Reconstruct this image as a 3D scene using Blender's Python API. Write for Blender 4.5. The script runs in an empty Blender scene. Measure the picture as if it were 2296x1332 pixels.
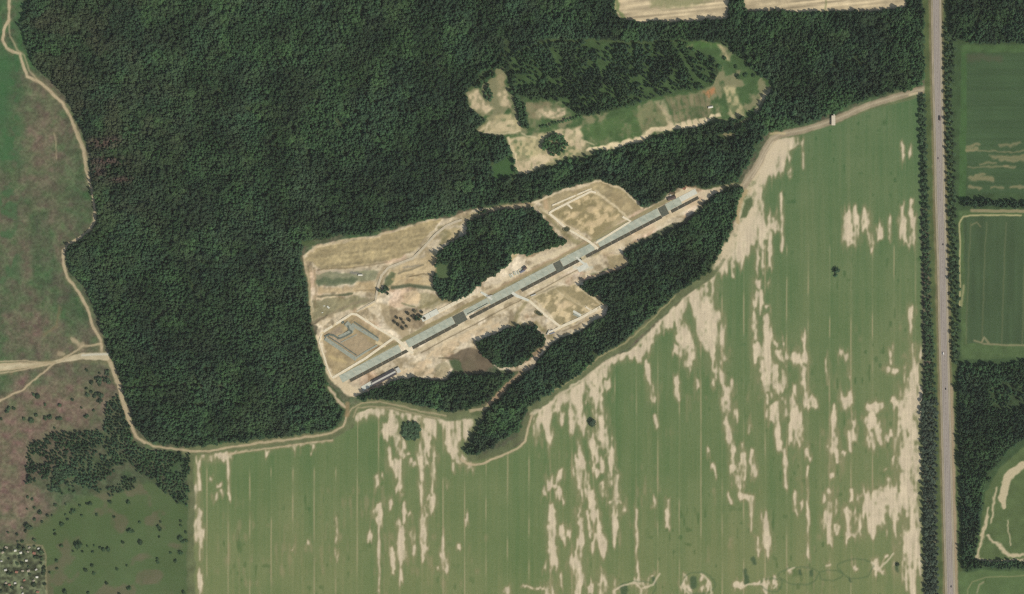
import bpy, math, random
import numpy as np

random.seed(7)
RNG = np.random.default_rng(7)
SC = bpy.context.scene
COL = SC.collection
CX, CY = 1148.0, 666.0            # map point straight below the camera (map units are metres, y runs south)

# ------------------------------------------------------------------ camera, sky, sun, exposure
CAM_H = 5200.0
cam_data = bpy.data.cameras.new("camera")
cam_data.sensor_width = 36.0
cam_data.lens = 36.0 * CAM_H / 2296.0
cam_data.clip_start = 10.0
cam_data.clip_end = 20000.0
camera = bpy.data.objects.new("camera", cam_data)
camera.location = (0.0, 0.0, CAM_H)
COL.objects.link(camera)
SC.camera = camera

SUN_AZ, SUN_EL = 128.0, 47.0      # degrees: clockwise from north, above the horizon
world = bpy.data.worlds.new("World")
SC.world = world
world.use_nodes = True
wn = world.node_tree
wn.nodes.clear()
sky = wn.nodes.new("ShaderNodeTexSky")
sky.sky_type = 'NISHITA'
sky.sun_disc = False
sky.sun_elevation = math.radians(SUN_EL)
sky.sun_rotation = math.radians(SUN_AZ)
sky.air_density = 1.6
sky.dust_density = 2.0
bg = wn.nodes.new("ShaderNodeBackground")
bg.inputs["Strength"].default_value = 0.10
wo = wn.nodes.new("ShaderNodeOutputWorld")
wn.links.new(sky.outputs[0], bg.inputs[0])
wn.links.new(bg.outputs[0], wo.inputs[0])
sun_data = bpy.data.lights.new("sun", 'SUN')
sun_data.energy = 3.6
sun_data.angle = math.radians(0.5)
sun_data.color = (1.0, 0.955, 0.88)
sun = bpy.data.objects.new("sun", sun_data)
COL.objects.link(sun)
sun.rotation_euler = (math.radians(90.0 - SUN_EL), 0.0, math.radians(180.0 - SUN_AZ))
SC.view_settings.view_transform = 'Standard'
SC.view_settings.look = 'None'
SC.view_settings.gamma = 1.0
SC.view_settings.use_curve_mapping = False
SC.view_settings.exposure = 0.0
SC.render.engine = 'CYCLES'
SC.cycles.max_bounces = 4
SC.cycles.use_denoising = False     # the fine grain of leaves and soil stays crisp
SC.cycles.filter_width = 1.3
GRID = 1.95                       # spacing of the land's sampling in metres
HAZE = 7.0e-6
ALB = np.array([0.87, 0.85, 0.81])                        # base colour that shows as a given sunlit colour

def lin(c):
    c = np.asarray(c, dtype=np.float64) / 255.0
    return np.where(c <= 0.04045, c / 12.92, ((c + 0.055) / 1.055) ** 2.4)

def P3(px, py, z=0.0):
    return (px - CX, CY - py, z)

# ------------------------------------------------------------------ numpy noise and distance helpers
_LAT = {}
def vnoise(x, y, sx, sy, seed):
    if seed not in _LAT:
        _LAT[seed] = np.random.default_rng(1000 + seed).random((256, 256)).astype(np.float32)
    L = _LAT[seed]
    u = np.asarray(x, dtype=np.float32) / sx + 101.3
    v = np.asarray(y, dtype=np.float32) / sy + 77.7
    iu = np.floor(u).astype(np.int32); iv = np.floor(v).astype(np.int32)
    fu = u - iu; fv = v - iv
    fu = fu * fu * (3 - 2 * fu); fv = fv * fv * (3 - 2 * fv)
    a = L[iv & 255, iu & 255]; b = L[iv & 255, (iu + 1) & 255]
    c = L[(iv + 1) & 255, iu & 255]; d = L[(iv + 1) & 255, (iu + 1) & 255]
    return (a * (1 - fu) + b * fu) * (1 - fv) + (c * (1 - fu) + d * fu) * fv

def fbm(x, y, s, seed, octv=3, ay=1.0):
    t = 0.0; w = 1.0; n = 0.0
    for k in range(octv):
        t = t + w * vnoise(x, y, s / 2 ** k, s * ay / 2 ** k, seed + k)
        n += w; w *= 0.55
    return t / n

def sstep(a, b, x):
    t = np.clip((x - a) / (b - a), 0, 1)
    return t * t * (3 - 2 * t)

def seg_dist(X, Y, x0, y0, x1, y1, ay=1.0):
    dx, dy = x1 - x0, (y1 - y0) * ay
    px, py = X - x0, (Y - y0) * ay
    L2 = dx * dx + dy * dy
    t = np.clip((px * dx + py * dy) / L2, 0, 1) if L2 > 1e-9 else 0.0
    return np.sqrt((px - t * dx) ** 2 + (py - t * dy) ** 2), t

class Map:
    """One rectangle of the land, sampled on a grid: colours, region names and heights."""
    def __init__(s, x0, y0, x1, y1, step):
        s.nx = int(round((x1 - x0) / step)) + 1; s.ny = int(round((y1 - y0) / step)) + 1
        s.x0, s.y0, s.step = x0, y0, step
        gx = np.linspace(x0, x1, s.nx, dtype=np.float32); gy = np.linspace(y0, y1, s.ny, dtype=np.float32)
        s.X, s.Y = np.meshgrid(gx, gy)
        # ragged edges: every outline is looked up at slightly displaced places
        a, b = s.X, s.Y
        s.WX = a + 9 * (fbm(a, b, 30, 11) - .5) + 2.6 * (vnoise(a, b, 7, 7, 15) - .5)
        s.WY = b + 9 * (fbm(a, b, 30, 21) - .5) + 2.6 * (vnoise(a, b, 7, 7, 25) - .5)
        s.rgb = np.zeros((s.ny, s.nx, 3), np.float32)
        s.lab = np.zeros((s.ny, s.nx), np.int16)
        s.z = np.zeros((s.ny, s.nx), np.float32)
        s.wood = np.zeros((s.ny, s.nx), np.int16)       # which wood a place belongs to
        s.dens = np.zeros((s.ny, s.nx), np.float32)
    def win(s, xa, ya, xb, yb):
        i0 = max(0, int((xa - s.x0) / s.step) - 1); i1 = min(s.nx, int((xb - s.x0) / s.step) + 3)
        j0 = max(0, int((ya - s.y0) / s.step) - 1); j1 = min(s.ny, int((yb - s.y0) / s.step) + 3)
        return (slice(j0, j1), slice(i0, i1)) if i1 > i0 and j1 > j0 else None
    def poly(s, pts, soft=4.0, warp=1.0):
        xs = [p[0] for p in pts]; ys = [p[1] for p in pts]
        m = 12 + soft
        w = s.win(min(xs) - m, min(ys) - m, max(xs) + m, max(ys) + m)
        if w is None: return None, None
        X = s.X[w] + warp * (s.WX[w] - s.X[w]); Y = s.Y[w] + warp * (s.WY[w] - s.Y[w])
        d2 = np.full(X.shape, 1e12, np.float32); ins = np.zeros(X.shape, bool)
        n = len(pts)
        for k in range(n):
            ax, ay = pts[k]; bx, by = pts[(k + 1) % n]
            dx, dy = bx - ax, by - ay
            L2 = dx * dx + dy * dy
            if L2 < 1e-9: continue
            t = np.clip(((X - ax) * dx + (Y - ay) * dy) / L2, 0, 1)
            d2 = np.minimum(d2, (X - ax - t * dx) ** 2 + (Y - ay - t * dy) ** 2)
            if dy != 0:
                c = ((ay <= Y) != (by <= Y)) & (X < ax + (Y - ay) * (dx / dy))
                ins ^= c
        sd = np.sqrt(d2); sd[ins] *= -1
        return w, sstep(soft * .5, -soft * .5, sd)
    def line(s, pts, wd, soft=3.0, warp=.4):
        xs = [p[0] for p in pts]; ys = [p[1] for p in pts]
        wmax = max(wd) if isinstance(wd, (list, tuple)) else wd
        m = wmax + soft + 8
        w = s.win(min(xs) - m, min(ys) - m, max(xs) + m, max(ys) + m)
        if w is None: return None, None
        X = s.X[w] + warp * (s.WX[w] - s.X[w]); Y = s.Y[w] + warp * (s.WY[w] - s.Y[w])
        out = np.zeros(X.shape, np.float32)
        for k in range(len(pts) - 1):
            d, t = seg_dist(X, Y, *pts[k], *pts[k + 1])
            wk = (wd[k] + (wd[k + 1] - wd[k]) * t) if isinstance(wd, (list, tuple)) else wd
            out = np.maximum(out, sstep(wk * .5 + soft * .5, wk * .5 - soft * .5, d))
        return w, out
    def put(s, wm, rgb, amt=1.0, lab=None, thr=.5):
        w, m = wm
        if w is None: return
        c = np.asarray(rgb, np.float32)
        if c.ndim > 1 and c.shape[:2] == s.X.shape: c = c[w]
        a = (m * amt)[..., None]
        s.rgb[w] = s.rgb[w] * (1 - a) + c * a
        if lab is not None:
            L = s.lab[w]; L[m > thr] = LAB[lab]; s.lab[w] = L

LABELS = ["meadow", "crop_field", "forest_floor", "sandy_ground", "dirt_road", "dark_crop_field", "bare_field",
          "road_verge", "allotment_ground", "clearing", "field_margin"]
LAB = {n: i for i, n in enumerate(LABELS)}

# ------------------------------------------------------------------ outlines on the map
WOODS = {
 "great": [(75,-140),(66,0),(47,60),(62,110),(75,145),(108,178),(138,205),(160,235),(170,262),(185,290),(198,320),(208,380),
   (214,430),(220,480),(214,512),(195,527),(150,545),(146,570),(162,608),(192,643),(210,680),(228,720),(240,770),(252,800),
   (266,830),(277,870),(288,900),(303,945),(325,980),(350,993),(430,1003),(520,993),(620,981),(700,972),(748,958),(764,940),
   (772,915),(764,898),(748,872),(733,850),(724,812),(713,780),(705,740),(693,700),(689,650),(680,600),(676,575),(682,555),
   (700,540),(760,528),(850,520),(920,497),(990,484),(1055,466),(1120,458),(1190,452),(1235,430),(1300,411),(1345,404),
   (1390,420),(1428,452),(1440,468),(1480,452),(1492,430),(1540,418),(1590,420),(1650,408),(1665,388),(1685,350),(1700,320),
   (1718,298),(1750,292),(1800,278),(1860,258),(1930,227),(2000,205),(2060,194),(2074,160),(2076,60),(2072,0),(2070,-140)],
 "south": [(1664,417),(1640,418),(1602,437),(1578,467),(1546,500),(1506,517),(1456,541),(1406,562),(1394,572),(1412,582),(1412,600),
   (1380,607),(1320,626),(1302,640),(1312,652),(1342,667),(1365,687),(1362,706),(1320,737),(1270,757),(1228,785),(1192,828),
   (1140,872),(1108,910),(1076,945),(1052,985),(1040,1008),(1055,1022),(1080,1012),(1115,990),(1160,965),(1172,938),(1180,925),
   (1225,890),(1288,852),(1335,808),(1398,768),(1448,720),(1498,675),(1540,640),(1585,612),(1615,568),(1636,520),(1646,480),(1658,440)],
 "gully": [(800,892),(830,876),(890,856),(930,850),(1000,855),(1020,840),(1090,842),(1130,838),(1162,832),(1150,850),(1120,880),(1090,903),
   (1072,912),(1040,918),(1000,924),(960,914),(900,898),(850,893),(820,900)],
 "inner": [(1050,490),(1080,472),(1140,467),(1190,469),(1215,490),(1250,530),(1275,544),(1230,560),(1180,573),(1145,568),(1150,588),
   (1100,620),(1070,640),(1060,655),(1012,672),(985,662),(972,640),(978,590),(983,560),(1010,545),(1045,522)],
 "round": [(1065,767),(1130,741),(1170,726),(1200,729),(1222,758),(1215,788),(1160,820),(1120,825),(1085,800)],
 "northeast": [(2120,-140),(2116,60),(2130,70),(2155,95),(2250,98),(2420,96),(2420,-140)],
 "southeast": [(2152,818),(2296,812),(2420,810),(2420,960),(2320,965),(2290,985),(2255,1015),(2220,1055),(2200,1105),(2192,1200),(2185,1252),
   (2143,1255),(2142,1100),(2139,900),(2145,840)],
 "shelter": [(2158,449),(2230,452),(2420,452),(2420,466),(2296,467),(2158,464)],
 "hedge": [(2140,1255),(2200,1254),(2300,1259),(2420,1264),(2420,1279),(2296,1274),(2180,1270),(2142,1275)],
 "scrub": [(62,1000),(120,970),(180,962),(232,965),(240,900),(270,885),(285,940),(300,990),(330,1008),(425,1015),(422,1130),(395,1125),
   (370,1100),(330,1085),(250,1110),(190,1110),(120,1105),(60,1080)],
}
CLEAR = [  # open ground inside the great wood
 [(1042,208),(1075,195),(1106,172),(1112,155),(1128,155),(1142,190),(1155,235),(1170,285),(1186,290),(1178,235),(1185,225),(1250,226),
  (1285,248),(1312,262),(1345,255),(1400,240),(1450,226),(1520,208),(1570,202),(1598,195),(1612,160),(1606,130),(1540,104),(1545,92),
  (1612,92),(1640,112),(1665,132),(1695,165),(1725,178),(1731,198),(1716,226),(1702,250),(1686,262),(1650,268),(1600,277),(1540,290),
  (1450,315),(1340,345),(1290,357),(1230,372),(1180,390),(1160,390),(1150,350),(1130,310),(1075,300),(1070,290),(1090,268),(1055,242)],
 [(1372,-140),(1378,20),(1390,44),(1440,50),(1560,48),(1634,42),(1640,-140)],
 [(1668,-140),(1668,14),(1674,26),(1830,27),(1940,25),(2022,20),(2032,10),(2030,-140)],
]
CROP = [(425,1030),(432,1018),(520,1005),(640,996),(742,984),(790,958),(800,925),(860,905),(930,920),(1000,935),(1075,925),(1072,950),
  (1040,1012),(1056,1034),(1120,1020),(1175,990),(1188,935),(1240,895),(1300,855),(1350,815),(1410,785),(1455,745),(1505,695),(1550,655),
  (1600,620),(1630,575),(1652,530),(1660,470),(1672,430),(1690,390),(1712,340),(1740,310),(1800,300),(1870,275),(1960,235),(2062,212),
  (2064,400),(2066,600),(2068,860),(2068,1000),(2070,1332),(2072,1480),(425,1480)]
HIGHWAY = [(2097,-300),(2099,0),(2101,150),(2105,300),(2108,450),(2113,600),(2116,750),(2119,870),(2124,1060),(2127,1180),(2131,1332),(2136,1520),(2142,1700)]

# bare soil in the crop: x0, y0, x1, y1, half width
SOIL = [
 (436,1100,436,1135,10),(446,1145,446,1180,5),(443,1180,447,1205,9),(448,1210,448,1270,5),(448,1290,448,1400,6),(442,1045,448,1100,4),
 (443,1042,455,1028,7),(455,1027,512,1021,8),(512,1025,514,1115,3),(497,1105,499,1112,5),(483,1112,483,1114,5),(492,1085,492,1088,5),(472,1075,472,1076,4),
 (512,1018,560,1008,2.6),(560,1008,650,999,2.6),(650,999,745,986,2.6),(597,1010,600,1011,7),(660,1000,664,999,6),(700,1003,702,1003,4),
 (753,1170,755,1210,3),(755,1235,755,1255,3),(655,1232,657,1236,3.5),(691,1222,692,1228,3),
 (803,932,815,928,11),(825,927,850,921,10),(850,918,872,915,7),(872,915,895,920,5),(915,925,950,938,7),(950,938,980,934,10),
 (865,945,866,952,9),(882,948,884,952,11),(864,968,868,975,10),(886,972,890,980,11),(900,985,903,990,8),(878,928,888,925,6),(905,935,907,936,6),
 (950,960,955,1000,15),(966,935,966,980,14),(947,1000,950,1040,9),(965,1000,972,1035,8),(1000,936,1004,950,13),(1030,932,1032,945,15),(1050,938,1050,950,11),
 (1005,970,1010,1005,10),(1030,965,1026,1000,11),(1040,950,1040,970,12),(1010,1005,1035,1030,9),(1035,1030,1054,1046,8),(990,940,990,945,10),
 (876,1032,878,1040,10),(888,1038,890,1055,13),(897,1065,898,1120,5),(889,1090,890,1102,4),(870,1005,873,1030,5),(895,998,905,1020,7),(915,1010,916,1014,5),(925,1038,927,1045,7),
 (945,1040,948,1085,6),(970,1050,970,1085,7),(943,1090,950,1130,6),(965,1105,968,1140,7),(955,1108,957,1114,5),(950,1150,948,1200,8),(950,1200,952,1250,5),(957,1222,957,1230,4),
 (905,1140,908,1165,4),(900,1185,900,1260,9),(898,1260,900,1310,4),(920,1160,921,1164,5),(925,1195,927,1235,6),(880,1230,882,1275,5),(910,1250,910,1254,5),(880,1283,880,1285,4),
 (843,1075,845,1095,4),(840,1145,842,1160,6),(850,1140,850,1170,5),(850,1180,850,1330,2.6),(857,1070,857,1075,3),(874,1120,876,1135,4),(828,1195,829,1205,4),
 (993,1190,995,1245,3),(996,1250,996,1275,7),(983,1275,984,1285,5),(1018,1035,1018,1060,3),(1004,1085,1004,1090,3),(1045,1160,1047,1172,4),(1028,1224,1028,1226,4),
 (1232,1078,1236,1090,8),(1258,1060,1255,1078,6),(1246,1082,1252,1080,6),(1220,1108,1220,1114,5),(1252,1105,1260,1118,7),(1236,1150,1240,1270,9),(1261,1190,1260,1210,7),(1275,1184,1277,1190,5),
 (1219,1270,1222,1272,5),(1137,1318,1137,1400,6),(1230,1318,1236,1400,11),(1258,1290,1258,1310,4),
 (1203,945,1206,985,8),(1220,945,1232,990,8),(1200,932,1204,940,12),(1215,922,1220,928,14),(1240,905,1246,908,14),(1265,892,1272,896,13),(1284,878,1290,884,13),
 (1250,920,1262,942,6),(1276,915,1283,960,6),(1310,858,1316,862,12),(1335,842,1338,846,12),(1350,822,1356,826,11),(1366,811,1400,797,8),(1400,797,1445,780,9),
 (1303,940,1306,960,13),(1345,925,1348,945,12),(1352,965,1356,995,12),(1338,890,1342,905,11),(1345,860,1346,880,10),(1328,872,1330,882,8),(1360,850,1361,870,6),(1296,900,1300,935,7),(1318,880,1318,900,6),
 (1297,985,1310,1060,6),(1310,1060,1318,1100,6),(1293,1035,1300,1110,8),(1322,975,1335,1020,8),(1330,1040,1340,1060,5),(1352,1030,1352,1055,5),(1366,1005,1375,1060,8),(1368,1070,1368,1090,5),
 (1350,1085,1357,1120,5),(1381,1080,1380,1150,9),(1372,1128,1390,1128,5),(1380,1165,1380,1210,6),(1325,1110,1330,1150,7),(1330,1150,1345,1200,8),(1345,1200,1354,1240,7),(1302,1140,1305,1215,6),(1300,1160,1302,1175,8),
 (1297,1230,1298,1310,10),(1288,1262,1290,1275,10),(1315,1150,1322,1185,6),(1330,1200,1330,1230,4),(1348,1275,1349,1290,5),(1350,1305,1352,1330,11),(1325,1308,1326,1320,7),(1292,1320,1296,1400,9),(1378,1295,1378,1320,5),(1398,1138,1399,1148,5),
 (1427,1145,1428,1290,3.4),(1450,820,1460,860,6),(1460,855,1466,895,8),(1470,940,1471,960,4),(1465,1125,1466,1140,4),(1497,1128,1497,1175,5),(1520,850,1520,890,6),(1565,852,1566,870,4),
 (1448,778,1455,765,9),(1455,765,1475,730,9),(1475,730,1500,708,11),(1500,705,1530,680,12),(1530,680,1550,668,11),(1550,668,1572,656,8),(1580,628,1610,605,8),(1610,605,1632,588,9),
 (1525,692,1526,702,14),(1510,706,1512,714,10),(1530,735,1546,805,12),(1540,812,1545,825,8),(1520,752,1524,764,8),(1514,785,1515,795,5),
 (1564,668,1566,700,12),(1590,640,1592,700,13),(1575,710,1580,760,16),(1595,700,1600,770,16),(1602,775,1606,805,19),(1602,810,1605,835,10),(1612,710,1620,770,8),(1624,785,1626,795,9),(1618,830,1620,860,7),(1600,855,1602,865,5),
 (1628,885,1633,960,10),(1634,960,1636,990,7),(1644,868,1645,885,6),(1650,910,1652,935,5),(1680,945,1683,965,4),
 (1701,627,1701,642,9),(1724,630,1724,642,4),(1693,662,1692,690,7),(1706,665,1708,700,5),(1716,690,1724,693,5),(1692,712,1693,745,9),(1718,726,1720,750,11),(1722,755,1722,780,11),(1695,770,1697,800,10),
 (1714,785,1722,850,17),(1748,798,1756,806,11),(1783,800,1800,803,12),(1735,835,1742,860,12),(1720,860,1722,875,12),(1742,868,1748,880,10),(1758,830,1761,870,6),(1800,860,1804,895,8),
 (1736,905,1738,930,11),(1744,940,1746,998,7),(1770,905,1776,930,13),(1784,930,1790,955,13),(1790,955,1792,990,11),(1772,950,1774,995,6),(1720,900,1722,935,5),(1730,745,1732,760,8),(1740,765,1741,778,5),(1758,757,1758,772,3),
 (1745,318,1775,314,11),(1720,345,1750,332,16),(1705,375,1735,360,17),(1690,405,1715,390,15),(1745,350,1750,370,13),(1795,320,1770,330,5),
 (1697,428,1704,480,11),(1690,490,1694,515,17),(1670,515,1676,535,20),(1652,540,1656,560,17),(1640,565,1644,580,14),(1622,588,1630,595,9),(1714,500,1716,520,12),(1706,535,1708,555,9),
 (1660,570,1662,600,6),(1640,590,1642,605,5),(1735,485,1736,505,9),(1725,480,1726,560,5),(1728,560,1729,595,5),(1698,545,1698,605,4),(1710,570,1710,600,5),
 (1752,440,1754,560,3.6),(1800,318,1801,380,3),(1769,375,1770,385,6),
 (1902,478,1903,548,10),(1917,478,1918,542,9),(1940,476,1946,515,9),(1951,515,1953,548,7),(1938,495,1940,510,7),(1971,508,1974,528,7),(1993,485,1995,530,4),(2025,498,2025,535,8),(2023,465,2023,490,4),(2030,535,2032,548,6),(2045,485,2045,548,7),(2043,450,2043,485,3),
 (2041,325,2041,345,4),(2022,325,2022,335,4),(2025,348,2025,365,4),
 (1803,750,1805,810,3.4),(1803,830,1805,890,8),(1780,860,1781,880,4),(1815,900,1816,920,6),(1826,895,1827,918,6),(1888,798,1900,806,8),(1853,795,1855,870,3),(1902,825,1903,850,4),(1895,892,1897,905,9),(1906,888,1907,902,6),
 (1950,912,1972,912,9),(1955,935,1957,955,13),(1964,955,1967,990,12),(1954,985,1956,1000,10),(1868,925,1868,985,5),(1870,985,1872,1018,10),(1910,940,1911,950,6),(1914,962,1917,975,7),(1906,965,1907,998,4),(1990,975,1992,985,6),(2000,900,2012,908,5),
 (1998,780,2000,805,5),(1985,828,2010,830,7),(2043,690,2044,715,6),(2042,720,2043,800,4),(2046,785,2046,825,8),(2025,800,2040,802,4),(2028,825,2030,850,5),(2045,825,2048,870,14),(2066,785,2067,830,4),
 (2048,870,2050,940,19),(2032,880,2030,940,15),(2040,945,2040,1010,24),(2040,1010,2040,1110,24),(2038,1110,2030,1150,20),(2035,1150,2040,1280,22),(2056,1190,2058,1280,12),(2046,1285,2048,1400,7),(2031,1285,2034,1330,3),
 (1644,1010,1645,1050,9),(1652,1035,1656,1055,9),(1666,1000,1668,1060,6),(1655,1072,1658,1085,10),(1685,1015,1692,1070,6),(1668,1115,1686,1115,6),(1684,1120,1685,1195,3.4),(1660,1100,1660,1112,4),(1637,1115,1638,1125,4),
 (1716,1160,1719,1235,8),(1718,1195,1719,1230,9),(1701,1208,1703,1228,6),(1638,1215,1638,1235,4),(1783,1115,1785,1150,5),(1798,1125,1799,1142,4),(1863,1000,1868,1020,8),(1876,998,1877,1030,5),(1890,1010,1896,1011,4),
 (1760,1005,1763,1090,4),(1808,1012,1812,1022,6),(1811,1050,1812,1240,2.8),(1780,1020,1781,1035,3),
 (1860,1105,1861,1215,6),(1854,1165,1857,1190,11),(1874,1175,1876,1185,7),(1873,1120,1875,1145,5),(1850,1120,1850,1130,4),
 (1908,1100,1909,1130,4),(1898,1150,1906,1200,8),(1924,1160,1926,1200,9),(1938,1110,1942,1150,11),(1960,1110,1964,1150,15),(1982,1105,1984,1150,16),(1975,1150,1978,1178,13),(1957,1150,1958,1195,9),(1984,1165,1985,1185,7),(2002,1105,2006,1135,15),(2005,1140,2006,1195,3.4),(1898,1195,1912,1200,5),
 (1862,1066,1868,1066,5),(2003,1035,2003,1045,4),(1985,1050,1986,1052,3),(1586,1010,1587,1020,4),(1596,1030,1605,1075,3.4),
 (1430,1310,1436,1318,9),(1420,1302,1440,1322,5),(1428,1290,1445,1318,4),(1470,1290,1450,1316,3.4),(1395,1312,1378,1326,4),(1538,1300,1546,1330,6),(1575,1322,1580,1326,6),(1545,1318,1550,1328,6),(1528,1310,1534,1330,5),(1572,1288,1590,1312,3.4),(1590,1312,1586,1330,3.4),
 (1650,1312,1664,1314,6),(1648,1306,1650,1310,4),(1692,1308,1702,1306,3),(1715,1305,1717,1316,6),(1731,1314,1738,1318,5),(1736,1302,1740,1306,5),(1966,1268,1968,1280,8),(1974,1280,1985,1292,4),(1975,1270,1990,1250,3),(1958,1262,1960,1272,4),
 (1855,1268,1857,1270,4),(1914,1268,1916,1272,5),(1808,1262,1812,1268,4),(1767,1280,1770,1290,4),(1205,1318,1228,1322,3),(1170,1314,1205,1320,2.6),
]
SOIL_AREA = [
 [(1668,430),(1690,400),(1712,345),(1735,316),(1775,310),(1800,316),(1768,335),(1772,352),(1750,378),(1738,398),(1712,402),(1700,425),(1710,432),(1712,480),(1726,505),(1720,525),(1702,545),
  (1680,560),(1662,585),(1640,600),(1600,625),(1585,628),(1625,575),(1648,530),(1652,500),(1684,480),(1690,440)],
 [(1190,935),(1240,897),(1290,858),(1340,812),(1362,800),(1400,786),(1440,768),(1458,735),(1500,697),(1550,655),(1572,640),(1590,655),(1560,672),(1530,700),(1500,740),(1470,755),(1455,790),(1440,806),
  (1400,803),(1370,820),(1350,850),(1320,870),(1300,900),(1260,915),(1240,935),(1215,950)],
 [(2020,890),(2040,850),(2058,868),(2064,920),(2056,945),(2058,1000),(2064,1060),(2060,1105),(2044,1145),(2064,1190),(2068,1286),(2024,1286),(2016,1180),(2014,1080),(2018,960)],
 [(1560,665),(1570,645),(1592,635),(1605,690),(1625,760),(1632,800),(1600,810),(1606,840),(1585,800),(1565,760)],
 [(990,935),(1060,930),(1056,960),(1040,990),(1025,1008),(1055,1042),(1048,1050),(1005,1005),(995,960)],
 [(797,925),(830,912),(880,916),(915,925),(945,938),(940,955),(905,940),(870,925),(830,935),(800,942)],
]
RUN_K, RUN_X, RUN_Y = -0.5265, 905.0, 776.2      # axis of the long concrete strip on the map
def run_y(x): return RUN_Y + RUN_K * (x - RUN_X)
RUN_L = math.hypot(1, RUN_K)
RUN_N = (-RUN_K / RUN_L, 1 / RUN_L)               # across the strip, towards the south-east
def run_pt(x, off): return (x + RUN_N[0] * off, run_y(x) + RUN_N[1] * off)

def paint(m):
    X, Y = m.X, m.Y
    n1 = fbm(X, Y, 240, 31); n2 = fbm(X, Y, 60, 41); n3 = fbm(X, Y, 14, 51); nf = vnoise(X, Y, 4, 4, 61)
    # ---- meadow in the west, also everything beyond the picture
    sbn = fbm(X, Y, 11, 191)
    g = np.array([66, 86, 58.]); b = np.array([104, 94, 78.]); dk = np.array([46, 64, 45.])
    brown = sstep(.44, .60, .5 * fbm(X, Y, 150, 71, 4, 1.6) + .5 * n2 + .10)
    bx = np.zeros_like(X)
    for (cx, cy, rx, ry, a) in [(85,300,70,110,.30),(100,520,55,90,.25),(90,745,90,40,.3),(150,880,120,45,.4),(50,1080,90,120,1.0),(40,960,90,60,.8),(120,925,110,40,.6),
                                (5,230,45,110,-.6),(15,80,60,60,-.5),(60,460,55,60,-.25),(170,690,60,60,-.5),(170,400,40,120,-.35),(250,1220,150,110,-.9),(185,560,40,60,-.3),(5,620,30,70,-.2)]:
        bx += a * np.exp(-(((X - cx) / rx) ** 2 + ((Y - cy) / ry) ** 2))
    brown = np.clip((brown * .5 + bx * .95) * (.72 + .55 * fbm(X, Y, 46, 75)) + .35 * (fbm(X, Y, 22, 78) - .5) + .05, 0, 1)
    rgb = g + (b - g) * brown[..., None]
    rgb = rgb * (0.84 + .32 * n3[..., None]) * (.88 + .24 * nf[..., None]) + np.array([6, -5, 3.]) * (fbm(X, Y, 18, 68) - .5)[..., None] * 3
    lush = .8 * sstep(.50, .66, fbm(X, Y, 26, 198)) * sstep(75, 20, X) * sstep(720, 560, Y) + np.exp(-(((X - 2) / 26) ** 2 + ((Y - 235) / 75) ** 2)) + .8 * np.exp(-(((X - 5) / 40) ** 2 + ((Y - 150) / 40) ** 2)) + .7 * np.exp(-(((X - 10) / 25) ** 2 + ((Y - 345) / 30) ** 2))
    rgb = rgb * (1 - .75 * np.clip(lush, 0, 1)[..., None]) + np.array([58, 94, 58.]) * .75 * np.clip(lush, 0, 1)[..., None]
    m.rgb[:] = rgb * 1.07
    # southern part of the meadow: olive green
    m.put(m.poly([(60,1195),(130,1140),(200,1105),(330,1078),(425,1130),(428,1500),(-140,1500),(-140,1226),(60,1215)], 26, 2), (np.array([84,101,64.]) + 0*X[..., None]) + np.array([16,-2,10.]) * (sstep(.52,.68,fbm(X, Y, 40, 79)))[..., None] * (.80 + .4*n3)[..., None] * (.9 + .2*nf)[..., None] + 14*(n2-.5)[..., None], .88)
    # east of the highway
    m.put(m.poly([(2110,-300),(3600,-300),(3600,2500),(2130,2500)], 8), (np.array([66,86,56.]) + 0*X[..., None]) * (.85 + .3*n3)[..., None], 1, "meadow")
    # ---- forest floors (trees stand on them)
    ff = (np.array([62, 78, 52.]) + 0 * X[..., None]) * (.6 + .8 * n3[..., None])
    for i, (k, pts) in enumerate(WOODS.items()):
        w, a = m.poly(pts, 5, 1.3)
        if w is None: continue
        m.put((w, a), ff, .95 if k != "scrub" else .35, "forest_floor")
        wd = m.wood[w]; wd[a > .5] = i + 1; m.wood[w] = wd
        ds = m.dens[w]; ds[a > .5] = 1; m.dens[w] = ds
    # ---- the big crop field
    fx = vnoise(X, Y, 5, 160, 81); fy = vnoise(X, Y, 22, 500, 82); fz = vnoise(X, Y, 2.6, 60, 85)
    crop = np.array([102, 119, 78.]) + 0 * X[..., None]
    crop = crop + np.array([10, 5, 3.]) * ((Y - 900) / 430)[..., None]
    crop = crop + np.array([13, 6, 7.]) * (.6 * (fx - .5) + .8 * (fy - .5) + .5 * (fz - .5))[..., None] + np.array([12, 8, 9.]) * (n2 - .5)[..., None] + np.array([22,10,12.]) * (n1 - .5)[..., None]
    dk = sstep(.70, .84, .6 * vnoise(X, Y, 8, 16, 83) + .4 * n2) * sstep(.40, .62, n1 + .22 * np.exp(-(((X - 640) / 180) ** 2 + ((Y - 1100) / 120) ** 2)))
    crop = crop - np.array([22, 15, 15.]) * dk[..., None]
    crop += np.array([4, 3, 3.]) * (nf - .5)[..., None]
    w, a = m.poly(CROP, 5, .6)
    m.put((w, a), crop, 1, "crop_field")
    inside = np.zeros(X.shape, np.float32)
    if w is not None: inside[w] = a
    # tramlines
    tram = np.zeros_like(X)
    for k in range(-1, 33):
        tx = 512 + 48.15 * k
        tram = np.maximum(tram, np.exp(-((X - tx - 1.2 * (vnoise(Y, Y * 0 + k * 9., 90, 9, 87) - .5)) / 1.7) ** 2) * (sstep(.35, .8, vnoise(X, Y, 48, 45, 91 + k % 3)) * .85 + .22))
    tram *= sstep(1040, 1060, Y + (X > 800) * 500) * inside
    bare = np.array([206, 191, 163.]) * (.93 + .12 * n3[..., None]) * (.95 + .10 * fz[..., None])
    mud = np.array([150, 136, 105.])
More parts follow.
